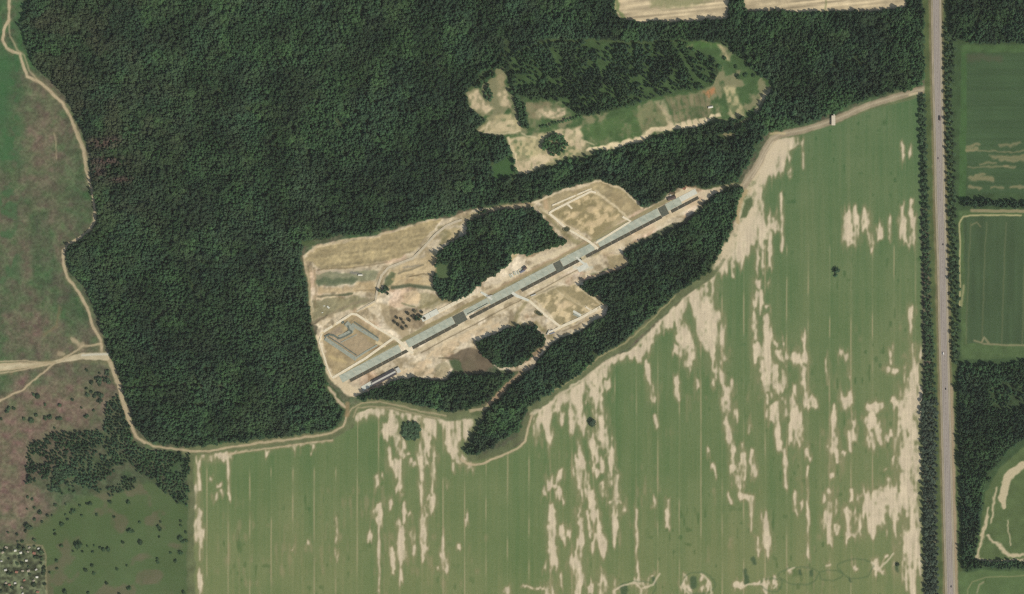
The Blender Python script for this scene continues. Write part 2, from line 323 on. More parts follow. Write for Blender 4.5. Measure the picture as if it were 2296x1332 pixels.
    m.rgb[:] = m.rgb * (1 - .75 * tram[..., None]) + np.array([160, 151, 116.]) * .75 * tram[..., None]
    # bare patches: every sowing row (a few metres wide) starts and ends its bare stretch a little differently
    pot = np.full(X.shape, -1, np.float32)
    CY_ = Y + 30 * (vnoise(X, Y, 3.9, 46, 94) - .5) + 14 * (vnoise(X, Y, 8, 18, 93) - .5)
    CX_ = X + 5 * (vnoise(X, Y, 9, 22, 92) - .5)
    for (x0, y0, x1, y1, hw) in SOIL:
        hw *= .86
        w = m.win(min(x0, x1) - hw * 2 - 6, min(y0, y1) - hw * 2 - 30, max(x0, x1) + hw * 2 + 6, max(y0, y1) + hw * 2 + 30)
        if w is None: continue
        d, t = seg_dist(CX_[w], CY_[w] if abs(x1 - x0) < abs(y1 - y0) * 1.4 + 6 else Y[w] + .25 * (CY_[w] - Y[w]), x0, y0, x1, y1, .9)
        pot[w] = np.maximum(pot[w], np.minimum(.56, 1 - d / (hw * 1.5)))
    keep = (m.WX, m.WY); m.WX = CX_ + .5 * (keep[0] - X); m.WY = Y + .55 * (CY_ - Y)
    for pts in SOIL_AREA:
        w, a = m.poly(pts, 16, 1)
        if w is not None: pot[w] = np.maximum(pot[w], np.where(a > .01, a * .85 - .25, -1))
    m.WX, m.WY = keep
    fr = .62 * (vnoise(X, Y, 3.9, 30, 95) - .5) + .42 * (vnoise(X, Y, 10, 30, 96) - .5) + .50 * (vnoise(X, Y, 4.2, 9, 97) - .5) + .5 * (vnoise(X, Y, 15, 46, 98) - .5)
    q = pot + fr
    mk = sstep(-.30, .46, q) * .45 + sstep(.0, .66, q) * .55
    # loose dashes around the larger patches and along the rows
    dash = sstep(.70, .86, vnoise(X, Y, 4.2, 26, 88) * .62 + vnoise(X, Y, 46, 120, 89) * .38 + .10 * sstep(-1, 0, pot)) * sstep(880, 1000, Y + .3 * (X - 1200))
    mk = np.maximum(mk, .42 * dash)
    for ax in (0, 1):
        mk = .5 * mk + .25 * (np.roll(mk, 1, ax) + np.roll(mk, -1, ax))
    mk *= np.maximum(inside, 0)
    colr = mud + (bare - mud) * sstep(.3, .95, mk)[..., None]
    m.rgb[:] = m.rgb * (1 - mk[..., None]) + colr * mk[..., None]
    soft = np.clip(sstep(-.9, .1, pot + .5 * fr) * .30 * inside * (1 - mk), 0, 1)[..., None]
    m.rgb[:] = m.rgb * (1 - soft) + np.array([140, 134, 100.]) * soft
    # dark rings and spots at the south edge
    for (cx, cy, rx, ry) in [(1795,1292,44,20),(1862,1290,26,12),(1920,1275,38,22),(1565,1308,36,24),(1732,1312,24,16),(1430,1322,40,20)]:
        th = np.linspace(0, 2 * math.pi, 26)
        pts = [(cx + rx * math.cos(t) * (1 + .12 * math.sin(3 * t + cx)), cy + ry * math.sin(t)) for t in th]
        m.put(m.line(pts, 3.4, 4, .8), (74, 96, 64), .42)
    for (x, y, r) in [(1792,1285,8),(1822,1288,9),(1674,1300,12),(1670,1285,8),(1688,1257,9),(1905,1300,6),(2012,1272,9),(1555,1308,14),(1400,1325,16),(2012,1264,4),(1465,1300,8),(1326,949,8)]:
        m.put(m.line([(x, y - r * .5), (x + 1, y + r * .5)], r, 6, 1.2), (64, 84, 58), .75)
    for pts in ([(1375,1326),(1400,1312),(1425,1306),(1437,1322),(1432,1345)], [(1480,1286),(1462,1310),(1440,1318)], [(1537,1300),(1530,1316),(1545,1332)], [(1572,1288),(1592,1306),(1596,1330),(1580,1345)], [(1648,1304),(1645,1313),(1656,1318),(1667,1312)],
                [(1670,1314),(1692,1308),(1712,1312)], [(1714,1300),(1716,1316)], [(1735,1304),(1742,1310),(1735,1318)], [(1955,1262),(1966,1272),(1980,1288)], [(1968,1278),(1990,1256),(2004,1240)], [(1768,1282),(1780,1274)], [(1852,1268),(1862,1266)]):
        m.put(m.line(pts, 4.5, 4, .8), np.array([206,191,163.]), .75)
    # ---- grassy margins between crop and woods, and the track along them
    mg = (np.array([106, 114, 80.]) + 0 * X[..., None]) * (.86 + .28 * n3[..., None])
    m.put(m.line([(424,1012),(428,1100),(428,1480)], 16, 5, 1), mg * .92, .9, "field_margin")
    m.put(m.line([(420,1012),(520,1000),(640,990),(742,976),(782,950),(792,920),(830,902),(880,906),(950,924),(1010,934),(1072,926)], 20, 6, .8), mg, .95, "field_margin")
    m.put(m.line([(1076,930),(1068,960),(1046,1000)], 12, 6), mg * .9, .9, "field_margin")
    m.put(m.line([(1056,1028),(1090,1024),(1130,1008),(1164,984),(1182,945),(1200,918)], 14, 8), mg * .92, .9, "field_margin")
    m.put(m.line([(1190,918),(1240,886),(1295,852),(1345,806),(1405,772),(1455,726),(1505,680),(1552,642),(1596,614),(1626,568)], 17, 7), mg * .97, .92, "field_margin")
    m.put(m.line([(1730,308),(1800,294),(1880,268),(1960,236),(2066,210)], 16, 5), mg, .9, "field_margin")
    soil_edge = [(1192,932),(1240,897),(1290,862),(1335,828),(1362,808),(1420,784),(1452,752),(1480,722),(1512,690),(1548,662)]
    m.put(m.line(soil_edge, 6, 5, 1.5), bare, .8)
    m.put(m.line([(1232,884),(1290,846),(1345,800),(1400,770),(1460,720),(1512,664)], 3, 3, .8), np.array([178,164,124.]), .6)
    trk = np.array([196, 178, 146.]) * (.92 + .14 * n3[..., None])
    def track(pts, w, amt=.9, col=trk, soft=2.6, lab="dirt_road", warp=.35): 
        ww, mm = m.line(pts, w, soft, warp + .25)
        if ww is not None: m.put((ww, mm * (.72 + .4 * fbm(X, Y, 12, 119)[ww]).clip(0, 1)), col, amt, lab, .36)
        m.put(m.line(pts, [v * 2 for v in w] if isinstance(w, list) else w * 2.1, soft * 2.4, 1.4), np.array([140,128,96.]) + 0 * trk, .3)
        if ww is not None: m.put((ww, mm * (.72 + .4 * fbm(X, Y, 12, 119)[ww]).clip(0, 1)), col, amt * .6)
    track([(325,992),(345,1001),(430,1012),(470,1010),(520,1002),(580,992),(640,987),(700,979),(742,970),(770,955),(778,930)], 4.5, .8)
    track([(512,1019),(560,1010),(640,1000),(745,986)], 3.2, .65)
    track([(778,930),(790,915),(812,904),(850,901),(890,908),(960,926),(1000,932)], 3.0, .5)
    track([(794,935),(800,915),(830,912),(880,913),(930,927),(985,938)], 2.6, .45)
    track([(1035,1030),(1048,1040),(1065,1043),(1085,1040),(1110,1028),(1160,1005),(1178,988),(1186,955),(1192,935)], 4.6, .85)
    for pts, w_ in (([(1060,922),(1092,916),(1100,905),(1120,880),(1140,858),(1172,830),(1190,805),(1212,785)], 15), ([(733,866),(748,882),(758,900),(770,914)], 13), ([(1020,405),(1120,398),(1190,385),(1260,368),(1330,352)], 5), ([(285,866),(420,862)], 7), ([(385,692),(360,705),(335,724)], 6), ([(1120,130),(1240,90),(1420,95),(1540,94)], 6), ([(1050,205),(1085,170),(1120,132)], 6), ([(1240,108),(1255,150),(1262,200)], 8), ([(1320,138),(1328,146)], 11), ([(1515,96),(1535,135),(1562,178),(1585,198)], 9), ([(1555,108),(1572,150)], 7), ([(1445,96),(1462,200)], 4), ([(1352,150),(1358,210)], 4), ([(1340,110),(1345,160)], 4), ([(1645,282),(1668,272),(1690,260)], 7), ([(1615,306),(1645,304)], 11), ([(1632,318),(1636,300)], 9), ([(1095,328),(1105,365),(1112,392)], 5), ([(700,549),(680,548)], 12), ([(1550,436),(1590,428),(1618,423)], 22), ([(1618,423),(1640,415),(1662,411)], 10)):
        w, a = m.line(pts, w_, 4, 1)
        if w is None: continue
        ds = m.dens[w]; ds[a > .5] = 0; m.dens[w] = ds
        m.rgb[w] = m.rgb[w] * (1 - .8 * a[..., None]) + np.array([78, 94, 60.]) * .8 * a[..., None]
    w, a = m.poly([(1104,372),(1144,345),(1156,388),(1140,396),(1104,400)], 6, 1.5)
    if w is not None:
        ds = m.dens[w]; ds[a > .5] = 0; m.dens[w] = ds; m.rgb[w] = m.rgb[w] * (1 - a[..., None]) + np.array([66, 94, 56.]) * a[..., None]
    w, a = m.poly([(980,592),(1020,588),(1012,628),(985,625)], 8, 2)
    if w is not None:
        ds = m.dens[w]; ds[a > .5] = 0; m.dens[w] = ds; m.rgb[w] = m.rgb[w] * (1 - a[..., None]) + np.array([82, 100, 66.]) * a[..., None]
    track([(1055,922),(1090,916),(1097,905)], 5, .7)
    track([(1100,905),(1120,880),(1140,858),(1172,830),(1180,815),(1200,792),(1225,772)], [10,9,9,8,9,9,8], .85, np.array([186,156,128.]) * (.70 + .6 * n3[..., None]) * (1 - .3 * sstep(.5,.7,sbn))[..., None], 4, "dirt_road", 1.2)
    track([(1180,812),(1176,826)], 10, .9)
    for pts, w_ in (([(1745,312),(1712,345),(1692,385),(1676,418),(1664,450),(1654,495),(1636,545),(1608,590)], [12,18,20,18,12,12,14,10]), ([(1720,330),(1700,372),(1682,405)], 10)):
        w, a = m.line(pts, w_, 10, 2)
        if w is not None: m.put((w, a * (.35 + .65 * sstep(.35, .6, fbm(X, Y, 12, 137)[w]))), np.array([200,184,152.]), .9)
    # ---- northern bare fields and the clearing
    pale = np.array([188, 172, 140.]) * (.80 + .4 * vnoise(X, Y + .1 * X, 70, 4.5, 111)[..., None]) * (.9 + .2 * n3[..., None])
    gr = np.array([74, 98, 60.]) * (.85 + .3 * n3[..., None])
    w, a = m.poly([(1140,110),(1240,96),(1540,96),(1608,130),(1600,198),(1450,224),(1330,256),(1180,225),(1150,180)], 14, 2)
    if w is not None: m.rgb[w] = m.rgb[w] * (1 - .9 * a[..., None]) + (gr * .92)[w] * .9 * a[..., None]
    for c in CLEAR:
        w, a = m.poly(c, 5, 1.0)
        if w is None: continue
        m.put((w, a), gr if c is CLEAR[0] else pale, 1, "clearing" if c is CLEAR[0] else "bare_field")
        if c is CLEAR[0]: m.put((w, a * sstep(.46, .62, .6 * fbm(X, Y, 26, 113)[w] + .4 * n3[w] + .10 * sstep(1330, 1200, X[w]))), np.array([152,140,110.]), .7)
        ds = m.dens[w]; ds[a > .35] = 0; m.dens[w] = ds
    m.put(m.line([(1470,4),(1540,6),(1600,-10)], 18, 18, 3), np.array([128,132,92.]), .7); m.put(m.line([(1378,-20),(1386,20),(1400,46)], 9, 6, 2), np.array([110,126,80.]), .8); m.put(m.line([(1850,-20),(1852,24)], 4, 4, 1), np.array([120,128,84.]), .6)
    m.put(m.line([(1385,46),(1430,54),(1570,52),(1645,44)], 6, 4), mg, .7)
    sand2 = np.array([204, 186, 152.]) * (.86 + .28 * n3[..., None])
    ol = np.array([140, 131, 100.]) * (.88 + .24 * n3[..., None])
    cl = [([(1045,212),(1072,198),(1085,225),(1108,245),(1090,252),(1060,246)], sand2, .85), ([(1112,170),(1126,165),(1138,200),(1148,245),(1125,240),(1118,215)], ol * 1.1, .9),
          ([(1118,205),(1138,205),(1146,240),(1122,238)], sand2, .7), ([(1095,262),(1155,255),(1170,285),(1165,298),(1085,300),(1078,294)], ol * 1.25, .9),
          ([(1100,275),(1150,268),(1165,295),(1090,300)], sand2, .5), ([(1180,228),(1245,230),(1270,250),(1240,268),(1190,270)], ol * .95, .8),
          ([(1200,248),(1265,240),(1278,252),(1232,268),(1205,262)], sand2, .9), ([(1178,262),(1215,270),(1220,295),(1180,297)], gr, .6),
          ([(1135,312),(1200,300),(1300,282),(1312,320),(1305,345),(1230,366),(1182,386),(1162,386)], ol * 1.3, .9), ([(1240,290),(1300,286),(1310,320),(1300,340),(1270,320)], sand2, .8),
          ([(1160,365),(1230,340),(1250,352),(1185,386),(1165,388)], sand2, .85), ([(1135,312),(1175,305),(1180,312),(1140,322)], sand2, .5),
          ([(1300,290),(1420,245),(1480,230),(1500,290),(1420,318),(1330,340)], np.array([80,104,62.]) * (.85 + .3 * n3[..., None]), .9),
          ([(1420,248),(1480,228),(1510,285),(1440,300)], ol, .65), ([(1490,218),(1585,205),(1600,262),(1520,282)], ol * .95, .75), ([(1470,230),(1490,225),(1512,285),(1500,288)], sand2, .5),
          ([(1622,200),(1645,192),(1672,262),(1640,268)], ol * 1.3, .85), ([(1690,250),(1706,225),(1722,200),(1730,202),(1718,228),(1704,252)], sand2, .75),
          ([(1580,210),(1600,200),(1604,206),(1590,222)], np.array([190,124,84.]), .85), ([(1575,205),(1604,198),(1606,212),(1580,214)], np.array([170,130,90.]), .6),
          ([(1608,95),(1625,105),(1640,135),(1628,130)], ol * 1.25, .85), ([(1540,95),(1610,92),(1612,104),(1560,110)], np.array([78,110,60.]), .8)]
    pz = sstep(.30, .62, .5 * fbm(X, Y, 15, 115) + .5 * vnoise(X, Y, 6, 7, 117))
    for pts, c, a in cl:
        w, mm = m.poly(pts, 8, 1.2)
        if w is not None: m.put((w, mm * (.35 + .65 * pz[w])), c, min(1, a * 1.1))
    m.put(m.line([(1316,341),(1398,320),(1478,293),(1558,274),(1610,260)], [8,10,12,17,6], 6, 2), sand2 * 1.12, .95)
    m.put(m.line([(1165,388),(1150,345),(1137,312)], 6, 6, 2), sand2 * 1.1, .8)
    m.put(m.line([(1440,312),(1500,285),(1560,268)], 8, 10, 2), sand2, .45)
    for k in range(9): m.put(m.line([(1500 + 13 * k, 222 - 2 * k), (1514 + 13 * k, 282 - 2 * k)], 2.4, 3, 1), gr, .5)
    for pts in ([(1090,298),(1130,302),(1165,294)], [(1085,302),(1100,275)], [(1138,312),(1158,386)], [(1075,296),(1100,280)], [(1310,316),(1330,325)], [(1180,388),(1230,352)], [(1168,300),(1205,308)]):
        m.put(m.line(pts, 3.4, 3, 1), np.array([205,190,155.]), .7)
    # ---- the building site
    sa = fbm(X * .55 + Y * .30, Y * .9 - X * .25, 30, 171); sb = fbm(X, Y, 17, 181)
    sand = np.array([199, 184, 155.]) + np.array([26, 26, 28.]) * (sstep(.50, .68, sa))[..., None] - np.array([38, 38, 38.]) * sstep(.50, .68, sb)[..., None] + np.array([4, -6, -6.]) * sstep(.55, .7, n2)[..., None]
    sand = sand * (.86 + .28 * n3[..., None]) * (.92 + .16 * nf[..., None])
    olv = np.array([152, 139, 103.]) * (.90 + .2 * n3[..., None])
    SITE = [(680,574),(712,548),(790,533),(845,528),(900,508),(960,492),(1010,487),(1060,470),(1130,462),(1200,452),(1250,428),(1300,414),(1345,406),(1390,420),
      (1430,452),(1445,470),(1490,448),(1500,432),(1540,420),(1590,424),(1618,418),(1622,428),(1590,440),(1562,470),(1530,495),(1490,510),(1440,535),(1395,560),
      (1412,585),(1405,600),(1370,607),(1308,630),(1340,660),(1367,685),(1362,706),(1310,735),(1260,757),(1225,780),(1192,826),(1178,832),(1120,828),(1085,802),(1100,790),(1040,800),
      (1000,850),(930,848),(880,862),(820,880),(790,890),(770,882),(740,850),(725,800),(712,760),(710,730),(697,715),(695,650),(685,610)]
    w, a = m.poly(SITE, 4, 1)
    site = np.zeros_like(X)
    if w is not None:
        wm = m.wood[w].copy()
        keep = (wm == 0) | (wm == 1)                       # not under the small woods inside it
        names = list(WOODS)
        a = a * keep
        site[w] = a
        m.put((w, a), sand, 1, "sandy_ground")
        ds = m.dens[w]; ds[a > .4] = 0; m.dens[w] = ds
    def sp(pts, c, amt, soft=6, warp=1.4): m.put(m.poly(pts, soft, warp), c, amt)
    def sl(pts, wd, c, amt, soft=3, warp=.6): m.put(m.line(pts, wd, soft, warp), c, amt)
    sp([(686,578),(712,552),(790,535),(850,531),(920,505),(988,490),(975,515),(930,562),(900,578),(868,585),(800,600),(722,606),(705,592)],
       np.array([165,150,113.]) * (.90 + .2 * vnoise(X, Y + .12 * X, 40, 5, 121)[..., None]) * (.86 + .28 * n3[..., None]) * (.94 + .12 * nf[..., None]), .95)
    sl([(690,570),(712,553),(790,536),(850,532),(870,522)], 6, np.array([188,166,128.]), .5)
    sl([(712,604),(800,600),(868,588)], 3.4, np.array([112,100,76.]), .6)
    gg = np.array([116,118,92.]) * (.9 + .2 * n3[..., None])
    sp([(706,612),(800,608),(845,606),(842,628),(800,632),(706,636)], gg * 1.12, .85); sp([(706,624),(790,620),(802,628),(790,638),(712,640)], np.array([86,98,72.]), .75)
    sl([(710,609),(760,606),(830,603)], 6, np.array([168,156,132.]), .7); sl([(788,611),(812,618)], 6, np.array([150,146,132.]), .7)
    sl([(785,610),(802,612)], 5, np.array([118,116,108.]), .6)
    sl([(712,664),(760,662),(790,658)], 5, np.array([100,98,72.]), .7, 4); sl([(762,661),(788,658)], 6, np.array([82,90,66.]), .6)
    sp([(703,672),(790,665),(840,672),(790,695),(740,705),(700,718)], np.array([128,124,92.]) * (.85 + .3 * n3[..., None]), .75)
    sl([(712,668),(752,666)], 3, np.array([205,188,152.]), .7)
    sp([(710,642),(790,642),(800,634),(840,632),(842,655),(790,656),(712,658)], np.array([184,162,122.]), .65)
    sl([(800,652),(842,650)], 2.4, np.array([120,106,78.]), .5)
    sl([(690,600),(694,650),(700,712)], 5, np.array([150,140,104.]), .5); sl([(684,578),(690,620),(697,700)], 2.6, np.array([190,176,140.]), .6); sl([(703,600),(708,650),(706,690)], 5, np.array([132,118,88.]), .5)
    sl([(697,725),(740,705),(790,682),(840,670)], 6, np.array([138,126,102.]), .6); sl([(697,728),(735,706)], 3, np.array([100,92,72.]), .6)
    sp([(870,612),(880,603),(978,560),(982,605),(975,640),(905,640),(862,648),(868,625)], np.array([182,162,122.]) * (.88 + .24 * vnoise(X, Y, 30, 5, 123)[..., None]), .7)
    sp([(862,625),(880,608),(892,610),(878,640),(858,644)], np.array([84,96,66.]), .8)
    sl([(895,612),(930,602),(948,594)], 4, np.array([110,104,84.]), .7); sl([(916,621),(948,615),(978,622)], 2, np.array([96,84,60.]), .8)
    sl([(905,600),(938,596)], 4, np.array([150,142,124.]), .6); sl([(880,626),(905,622)], 6, np.array([186,164,124.]), .6)
    sl([(880,645),(920,640),(975,647)], 8, np.array([74,84,62.]), .8, 5)
    sp([(985,520),(1025,508),(1030,518),(1000,545),(985,548)], np.array([150,142,106.]), .7); sp([(1005,512),(1032,510),(1025,530),(1000,545)], np.array([200,180,138.]), .7)
    sl([(990,546),(1020,535),(1030,515)], 4, np.array([104,96,72.]), .6)
    sp([(905,658),(935,650),(945,665),(935,682),(910,680)], np.array([212,188,150.]), .8); sl([(903,680),(930,688)], 4, np.array([104,108,76.]), .6)
    sp([(940,655),(975,658),(1000,675),(970,690),(940,690)], np.array([150,142,108.]), .7)
    sp([(850,685),(890,690),(905,735),(930,755),(905,765),(860,725)], np.array([160,144,112.]) * (.86 + .28 * n3[..., None]), .75)
    sp([(870,695),(935,690),(960,712),(940,735),(900,742),(878,720)], np.array([140,124,98.]) * (.7 + .6 * n3[..., None]), .8)
    for pts, w_ in (([(1210,470),(1232,490),(1260,520),(1300,548)], 8), ([(1345,412),(1392,430),(1434,466)], 7), ([(1300,640),(1340,662),(1362,684)], 7), ([(1030,500),(1060,478),(1130,466),(1190,462)], 5), ([(985,512),(1010,520),(985,545)], 8), ([(1185,668),(1150,725),(1205,722),(1240,760)], 7), ([(1345,560),(1300,585)], 5), ([(940,690),(985,668),(1020,676),(1060,652)], 6)):
        sl(pts, w_, np.array([134,126,90.]) * (.85 + .3 * n3[..., None]), .75, 7, 1.6)
    # north square
    sp([(1205,455),(1240,436),(1345,410),(1390,425),(1435,468),(1335,540),(1232,480)], np.array([160,146,110.]) * (.84 + .32 * n3[..., None]), .85)
    sp([(1240,476),(1325,436),(1400,480),(1330,532)], np.array([146,134,98.]) + np.array([66,56,50.]) * sstep(.50, .66, .55 * fbm(X + .5 * Y, Y - .3 * X, 15, 133) + .45 * n3)[..., None], .92)
    sp([(1330,440),(1382,474),(1375,482),(1325,446)], np.array([204,184,144.]), .65)
    for (x, y, r) in [(1330,500,12),(1350,490,10),(1365,472,8),(1290,480,8),(1335,470,10),(1320,505,7),(1375,490,9)]: sl([(x - r, y + 3), (x + r, y - 3)], r * 1.1, np.array([206,184,144.]), .75, 6, 1.8)
    sl([(1225,468),(1222,448)], 9, np.array([190,164,130.]), .7, 5)
    for pts, wd in (([(1238,460),(1325,424)], 3), ([(1232,478),(1242,470),(1325,429)], 4.4), ([(1230,478),(1336,553)], 6), ([(1322,540),(1412,496)], 4), ([(1398,487),(1412,498)], 4), ([(1272,456),(1283,467)], 3.4), ([(1320,430),(1345,438)], 4)):
        sl(pts, wd, np.array([214,198,162.]), .85, 2.4)
    # south-east square
    sp([(1190,665),(1240,645),(1300,640),(1345,668),(1358,688),(1258,735)], np.array([148,136,101.]) + np.array([62,54,48.]) * sstep(.52, .66, .55 * fbm(X + .5 * Y, Y - .3 * X, 14, 135) + .45 * n3)[..., None], .88)
    sp([(1245,680),(1270,672),(1288,682),(1268,694),(1248,692)], np.array([214,192,154.]), .85, 8); sl([(1262,655),(1300,680)], 6, np.array([196,178,140.]), .6, 6)
    for pts, wd in (([(1172,672),(1190,676),(1256,733)], 5), ([(1256,733),(1345,692),(1352,684)], 6), ([(1313,688),(1330,700)], 3), ([(1230,748),(1256,735)], 5)):
        sl(pts, wd, np.array([216,202,170.]), .85, 2.4)
    sl([(1262,742),(1350,702)], 3, np.array([120,102,78.]), .5); sl([(1200,658),(1225,652),(1240,645)], 7, np.array([126,116,92.]), .6, 6)
    sl([(1340,662),(1364,686),(1300,728)], 4, np.array([200,180,142.]), .6)
    # west square
    sp([(722,745),(792,704),(892,772),(752,842),(735,815)], np.array([160,143,108.]) * (.80 + .4 * n3[..., None]), .9)
    sp([(757,766),(803,746),(838,774),(795,803)], np.array([163,146,117.]) * (.95 + .1 * n3[..., None]), 1, 3, .5)
    sp([(730,748),(760,732),(768,748),(742,752)], np.array([146,132,112.]), .8); sp([(745,752),(760,758),(768,770),(757,772)], np.array([168,152,132.]), .7)
    for pts, wd in (([(722,746),(788,704),(800,706),(900,770)], 4.6), ([(900,772),(745,848)], 5.4), ([(722,746),(716,765),(735,825),(744,846)], 4), ([(716,764),(735,755)], 3), ([(845,768),(862,776)], 7), ([(840,660+22),(800,698)], 3.4)):
        sl(pts, wd, np.array([214,196,156.]), .85, 2.6)
    sl([(797,710),(845,742),(850,760)], 9, np.array([190,166,134.]), .4, 6); sl([(740,800),(775,812)], 6, np.array([200,180,130.]), .6, 8); sl([(828,786),(850,778)], 5, np.array([140,112,80.]), .7)
    for pts, w_, am in (([(1336,430),(1384,466),(1414,494)], 5, .75), ([(1186,674),(1206,660),(1244,646)], 4, .6), ([(1300,645),(1334,668),(1352,685)], 4, .7), ([(1246,650),(1300,684),(1330,700)], 3, .45),
                        ([(1345,408),(1392,424),(1438,466)], 4, .75), ([(1312,632),(1342,660),(1366,686),(1312,732),(1262,756)], 4.5, .75), ([(712,752),(722,790),(736,836),(752,858)], 6, .8), ([(684,578),(700,556),(790,536),(850,531),(925,503)], 4, .6),
                        ([(1200,456),(1240,434),(1300,418),(1344,408)], 5, .6), ([(1232,480),(1210,470)], 5, .6), ([(1070,662),(1140,626),(1200,594),(1290,548)], 5, .6), ([(1120,640),(1160,612),(1230,576),(1270,556)], 6, .5)):
        sl(pts, w_, np.array([216,200,166.]), am, 3, 1.2)
    # beside the strip
    def rl(x0, x1, off, wd, c, amt, soft=2.6, warp=.5): sl([run_pt(x0, off), run_pt(x1, off)], wd, c, amt, soft, warp)
    rl(780, 1540, -13, 8, np.array([138,130,94.]), .8); rl(1100, 1330, -16, 6, np.array([178,152,122.]), .55, 5); rl(960, 1090, -16, 6, np.array([150,134,96.]), .6)
    rl(912, 1330, 22, 6, np.array([204,188,152.]), .55); rl(930, 1290, 31, 2, np.array([112,98,72.]), .75, 1.6, .3); rl(1090, 1290, 34, 3, np.array([206,190,156.]), .6)
    rl(930, 1100, 26, 3, np.array([214,196,160.]), .55); rl(940, 1080, 43, 8, np.array([208,184,146.]), .5, 7, 2)
    rl(1340, 1560, 21, 9, np.array([206,186,148.]), .6, 5); rl(1345, 1480, 28, 5, np.array([214,196,158.]), .5, 5)
    sp([(1510,440),(1530,424),(1556,424),(1565,436),(1548,452),(1520,462)], np.array([214,198,166.]), .85, 5); sl([(1555,438),(1590,430),(1616,423)], 12, np.array([208,192,162.]), .8, 5); sl([(1530,420),(1560,418)], 4, np.array([150,104,84.]), .5, 5)
    sp([(1360,575),(1395,572),(1410,588),(1400,600),(1370,600)], np.array([154,140,104.]), .8); sl([(1365,572),(1398,572),(1409,586),(1400,600)], 3, np.array([210,190,150.]), .7)
    sp([(1150,568),(1160,572),(1150,590),(1145,585)], np.array([178,162,118.]), .8); sp([(1320,616),(1362,600),(1358,606),(1325,620)], np.array([84,96,60.]), .7)
    sl([(1305,628),(1345,612),(1400,602)], 5, np.array([176,140,116.]), .6, 5); sl([(1290,600),(1305,607),(1325,600)], 8, np.array([206,204,184.]), .7, 4)
    sp([(745,850),(770,848),(790,870),(812,872),(800,890),(775,886)], np.array([212,194,160.]), .85); sl([(735,868),(748,882),(758,900),(768,912)], 6, np.array([206,184,156.]), .85, 4, 1.5)
    m.put(m.line([(778,930),(778,905)], 10, 6), np.array([150,128,96.]), .8, "dirt_road")
    sp([(1000,800),(1055,780),(1100,795),(1105,825),(1060,838),(1020,838),(1010,820)], np.array([108,96,78.]) * (.85 + .3 * n3[..., None]), .9)
    sp([(1005,808),(1030,806),(1040,830),(1030,838),(1012,828)], np.array([72,92,60.]), .8); sl([(985,802),(1030,805)], 3, np.array([84,78,58.]), .7)
    sp([(975,820),(995,812),(1010,828),(1000,848),(978,842)], np.array([160,150,118.]), .7)
    for (x, y, r) in [(950,815,10),(935,830,9),(960,835,8),(905,835,7),(990,790,9),(1015,775,9),(1045,760,9),(1080,745,9),(1110,730,8),(900,858,8)]: sl([(x - r, y + r * .5), (x + r, y - r * .5)], r, np.array([214,190,154.]), .75, 7, 2)
    # tracks of the site and the land around
    track([(840,668),(845,660),(847,640),(855,618),(870,601),(925,581),(950,556),(975,528),(1000,507),(1022,497),(1042,490)], 5, .85, np.array([186,174,146.]) + 0 * trk)
    track([(1020,497),(1050,492),(1110,470),(1180,460)], 7, .6)
    track([(17,-140),(20,0),(20,45),(8,65),(5,90),(14,108),(45,122),(52,150),(60,172),(88,184),(112,203),(140,232),(155,258),(172,300),(186,335),(194,380),(205,425),(212,470),(213,495),(198,518),(172,535)], 6, .9)
    track([(20,45),(22,80),(38,112),(55,125),(65,160),(88,184)], 3, .45)
    track([(172,535),(155,545),(141,562),(141,590),(150,620),(178,655),(195,690),(208,730),(225,765),(230,790)], 6, .9)
    track([(155,258),(176,298),(190,335),(200,385)], 3, .5)
    track([(238,795),(248,815),(258,845),(268,870),(275,900),(290,945),(305,980),(325,995)], [10,9,9,10,8,8,7,5], .9)
    track([(-140,832),(0,822),(60,820),(110,816),(150,806),(185,797),(240,800)], [13,16,12,8,10,15,16], .95, np.array([208,194,162.]) * (.9 + .2 * n3[..., None]))
    for k, dy in enumerate((-14, -8, 6, 11)): track([(-140, 840 + 2.4 * dy), (0, 824 + dy), (60, 820 + dy * .8), (118, 815)], 2.6, .7)
    track([(-140,960),(0,898),(50,874),(85,845),(120,816)], 4, .75); track([(130,812),(165,790),(185,776),(225,772)], 4.4, .7); track([(160,765),(185,775)], 9, .6, soft=6, warp=1.6); track([(130,790),(140,795)], 9, .5, soft=5, warp=1.6)
    m.put(m.line([(185,796),(210,794),(245,794)], 5, 3), np.array([204,204,190.]), .6)
    for (x0, x1, am) in ((285,345,.8),(390,420,.6),(450,520,.35),(560,720,.25)): m.put(m.line([(x0,867),(x1,863)], 4, 5, 2), np.array([150,142,118.]), am)
    m.put(m.line([(395,688),(360,705),(335,724)], 6, 6, 2), np.array([120,108,84.]), .6)
    track([(120,300),(126,320),(128,355)], 2, .35); track([(132,690),(126,730),(100,750)], 4, .25, np.array([110,96,70.]) + 0 * trk)
    # ---- road to the site from the highway
    acc = [(2092,203),(2075,201),(2050,205),(2000,220),(1950,236),(1900,258),(1850,278),(1800,292),(1750,302),(1730,312),(1715,335),(1700,365),(1682,395),(1668,415)]
    w, a = m.line([(1768,316),(1732,346),(1710,382),(1694,425),(1680,470),(1658,520),(1632,568),(1604,600)], [12,24,26,20,28,30,22,12], 14, 3)
    if w is not None: m.put((w, a * (.45 + .55 * sstep(.34, .56, fbm(X, Y, 13, 139)[w]))), np.array([205,190,160.]), .92)
    m.put(m.line(acc, 15, 4, .6), np.array([160, 146, 122.]) * (.9 + .2 * n3[..., None]), .9, "dirt_road"); m.put(m.line([(p[0], p[1] - 1) for p in acc], 4, 3, .5), np.array([188,176,150.]), .55)
    m.put(m.line([(1733,318),(1718,340),(1702,370),(1686,398)], 2.4, 2), np.array([210,196,168.]), .6)
    m.put(m.line([(2040,212),(2060,210)], 6, 4), np.array([204,188,154.]), .8); m.put(m.line([(1728,300),(1745,298),(1760,300)], 5, 4), np.array([200,182,140.]), .7)
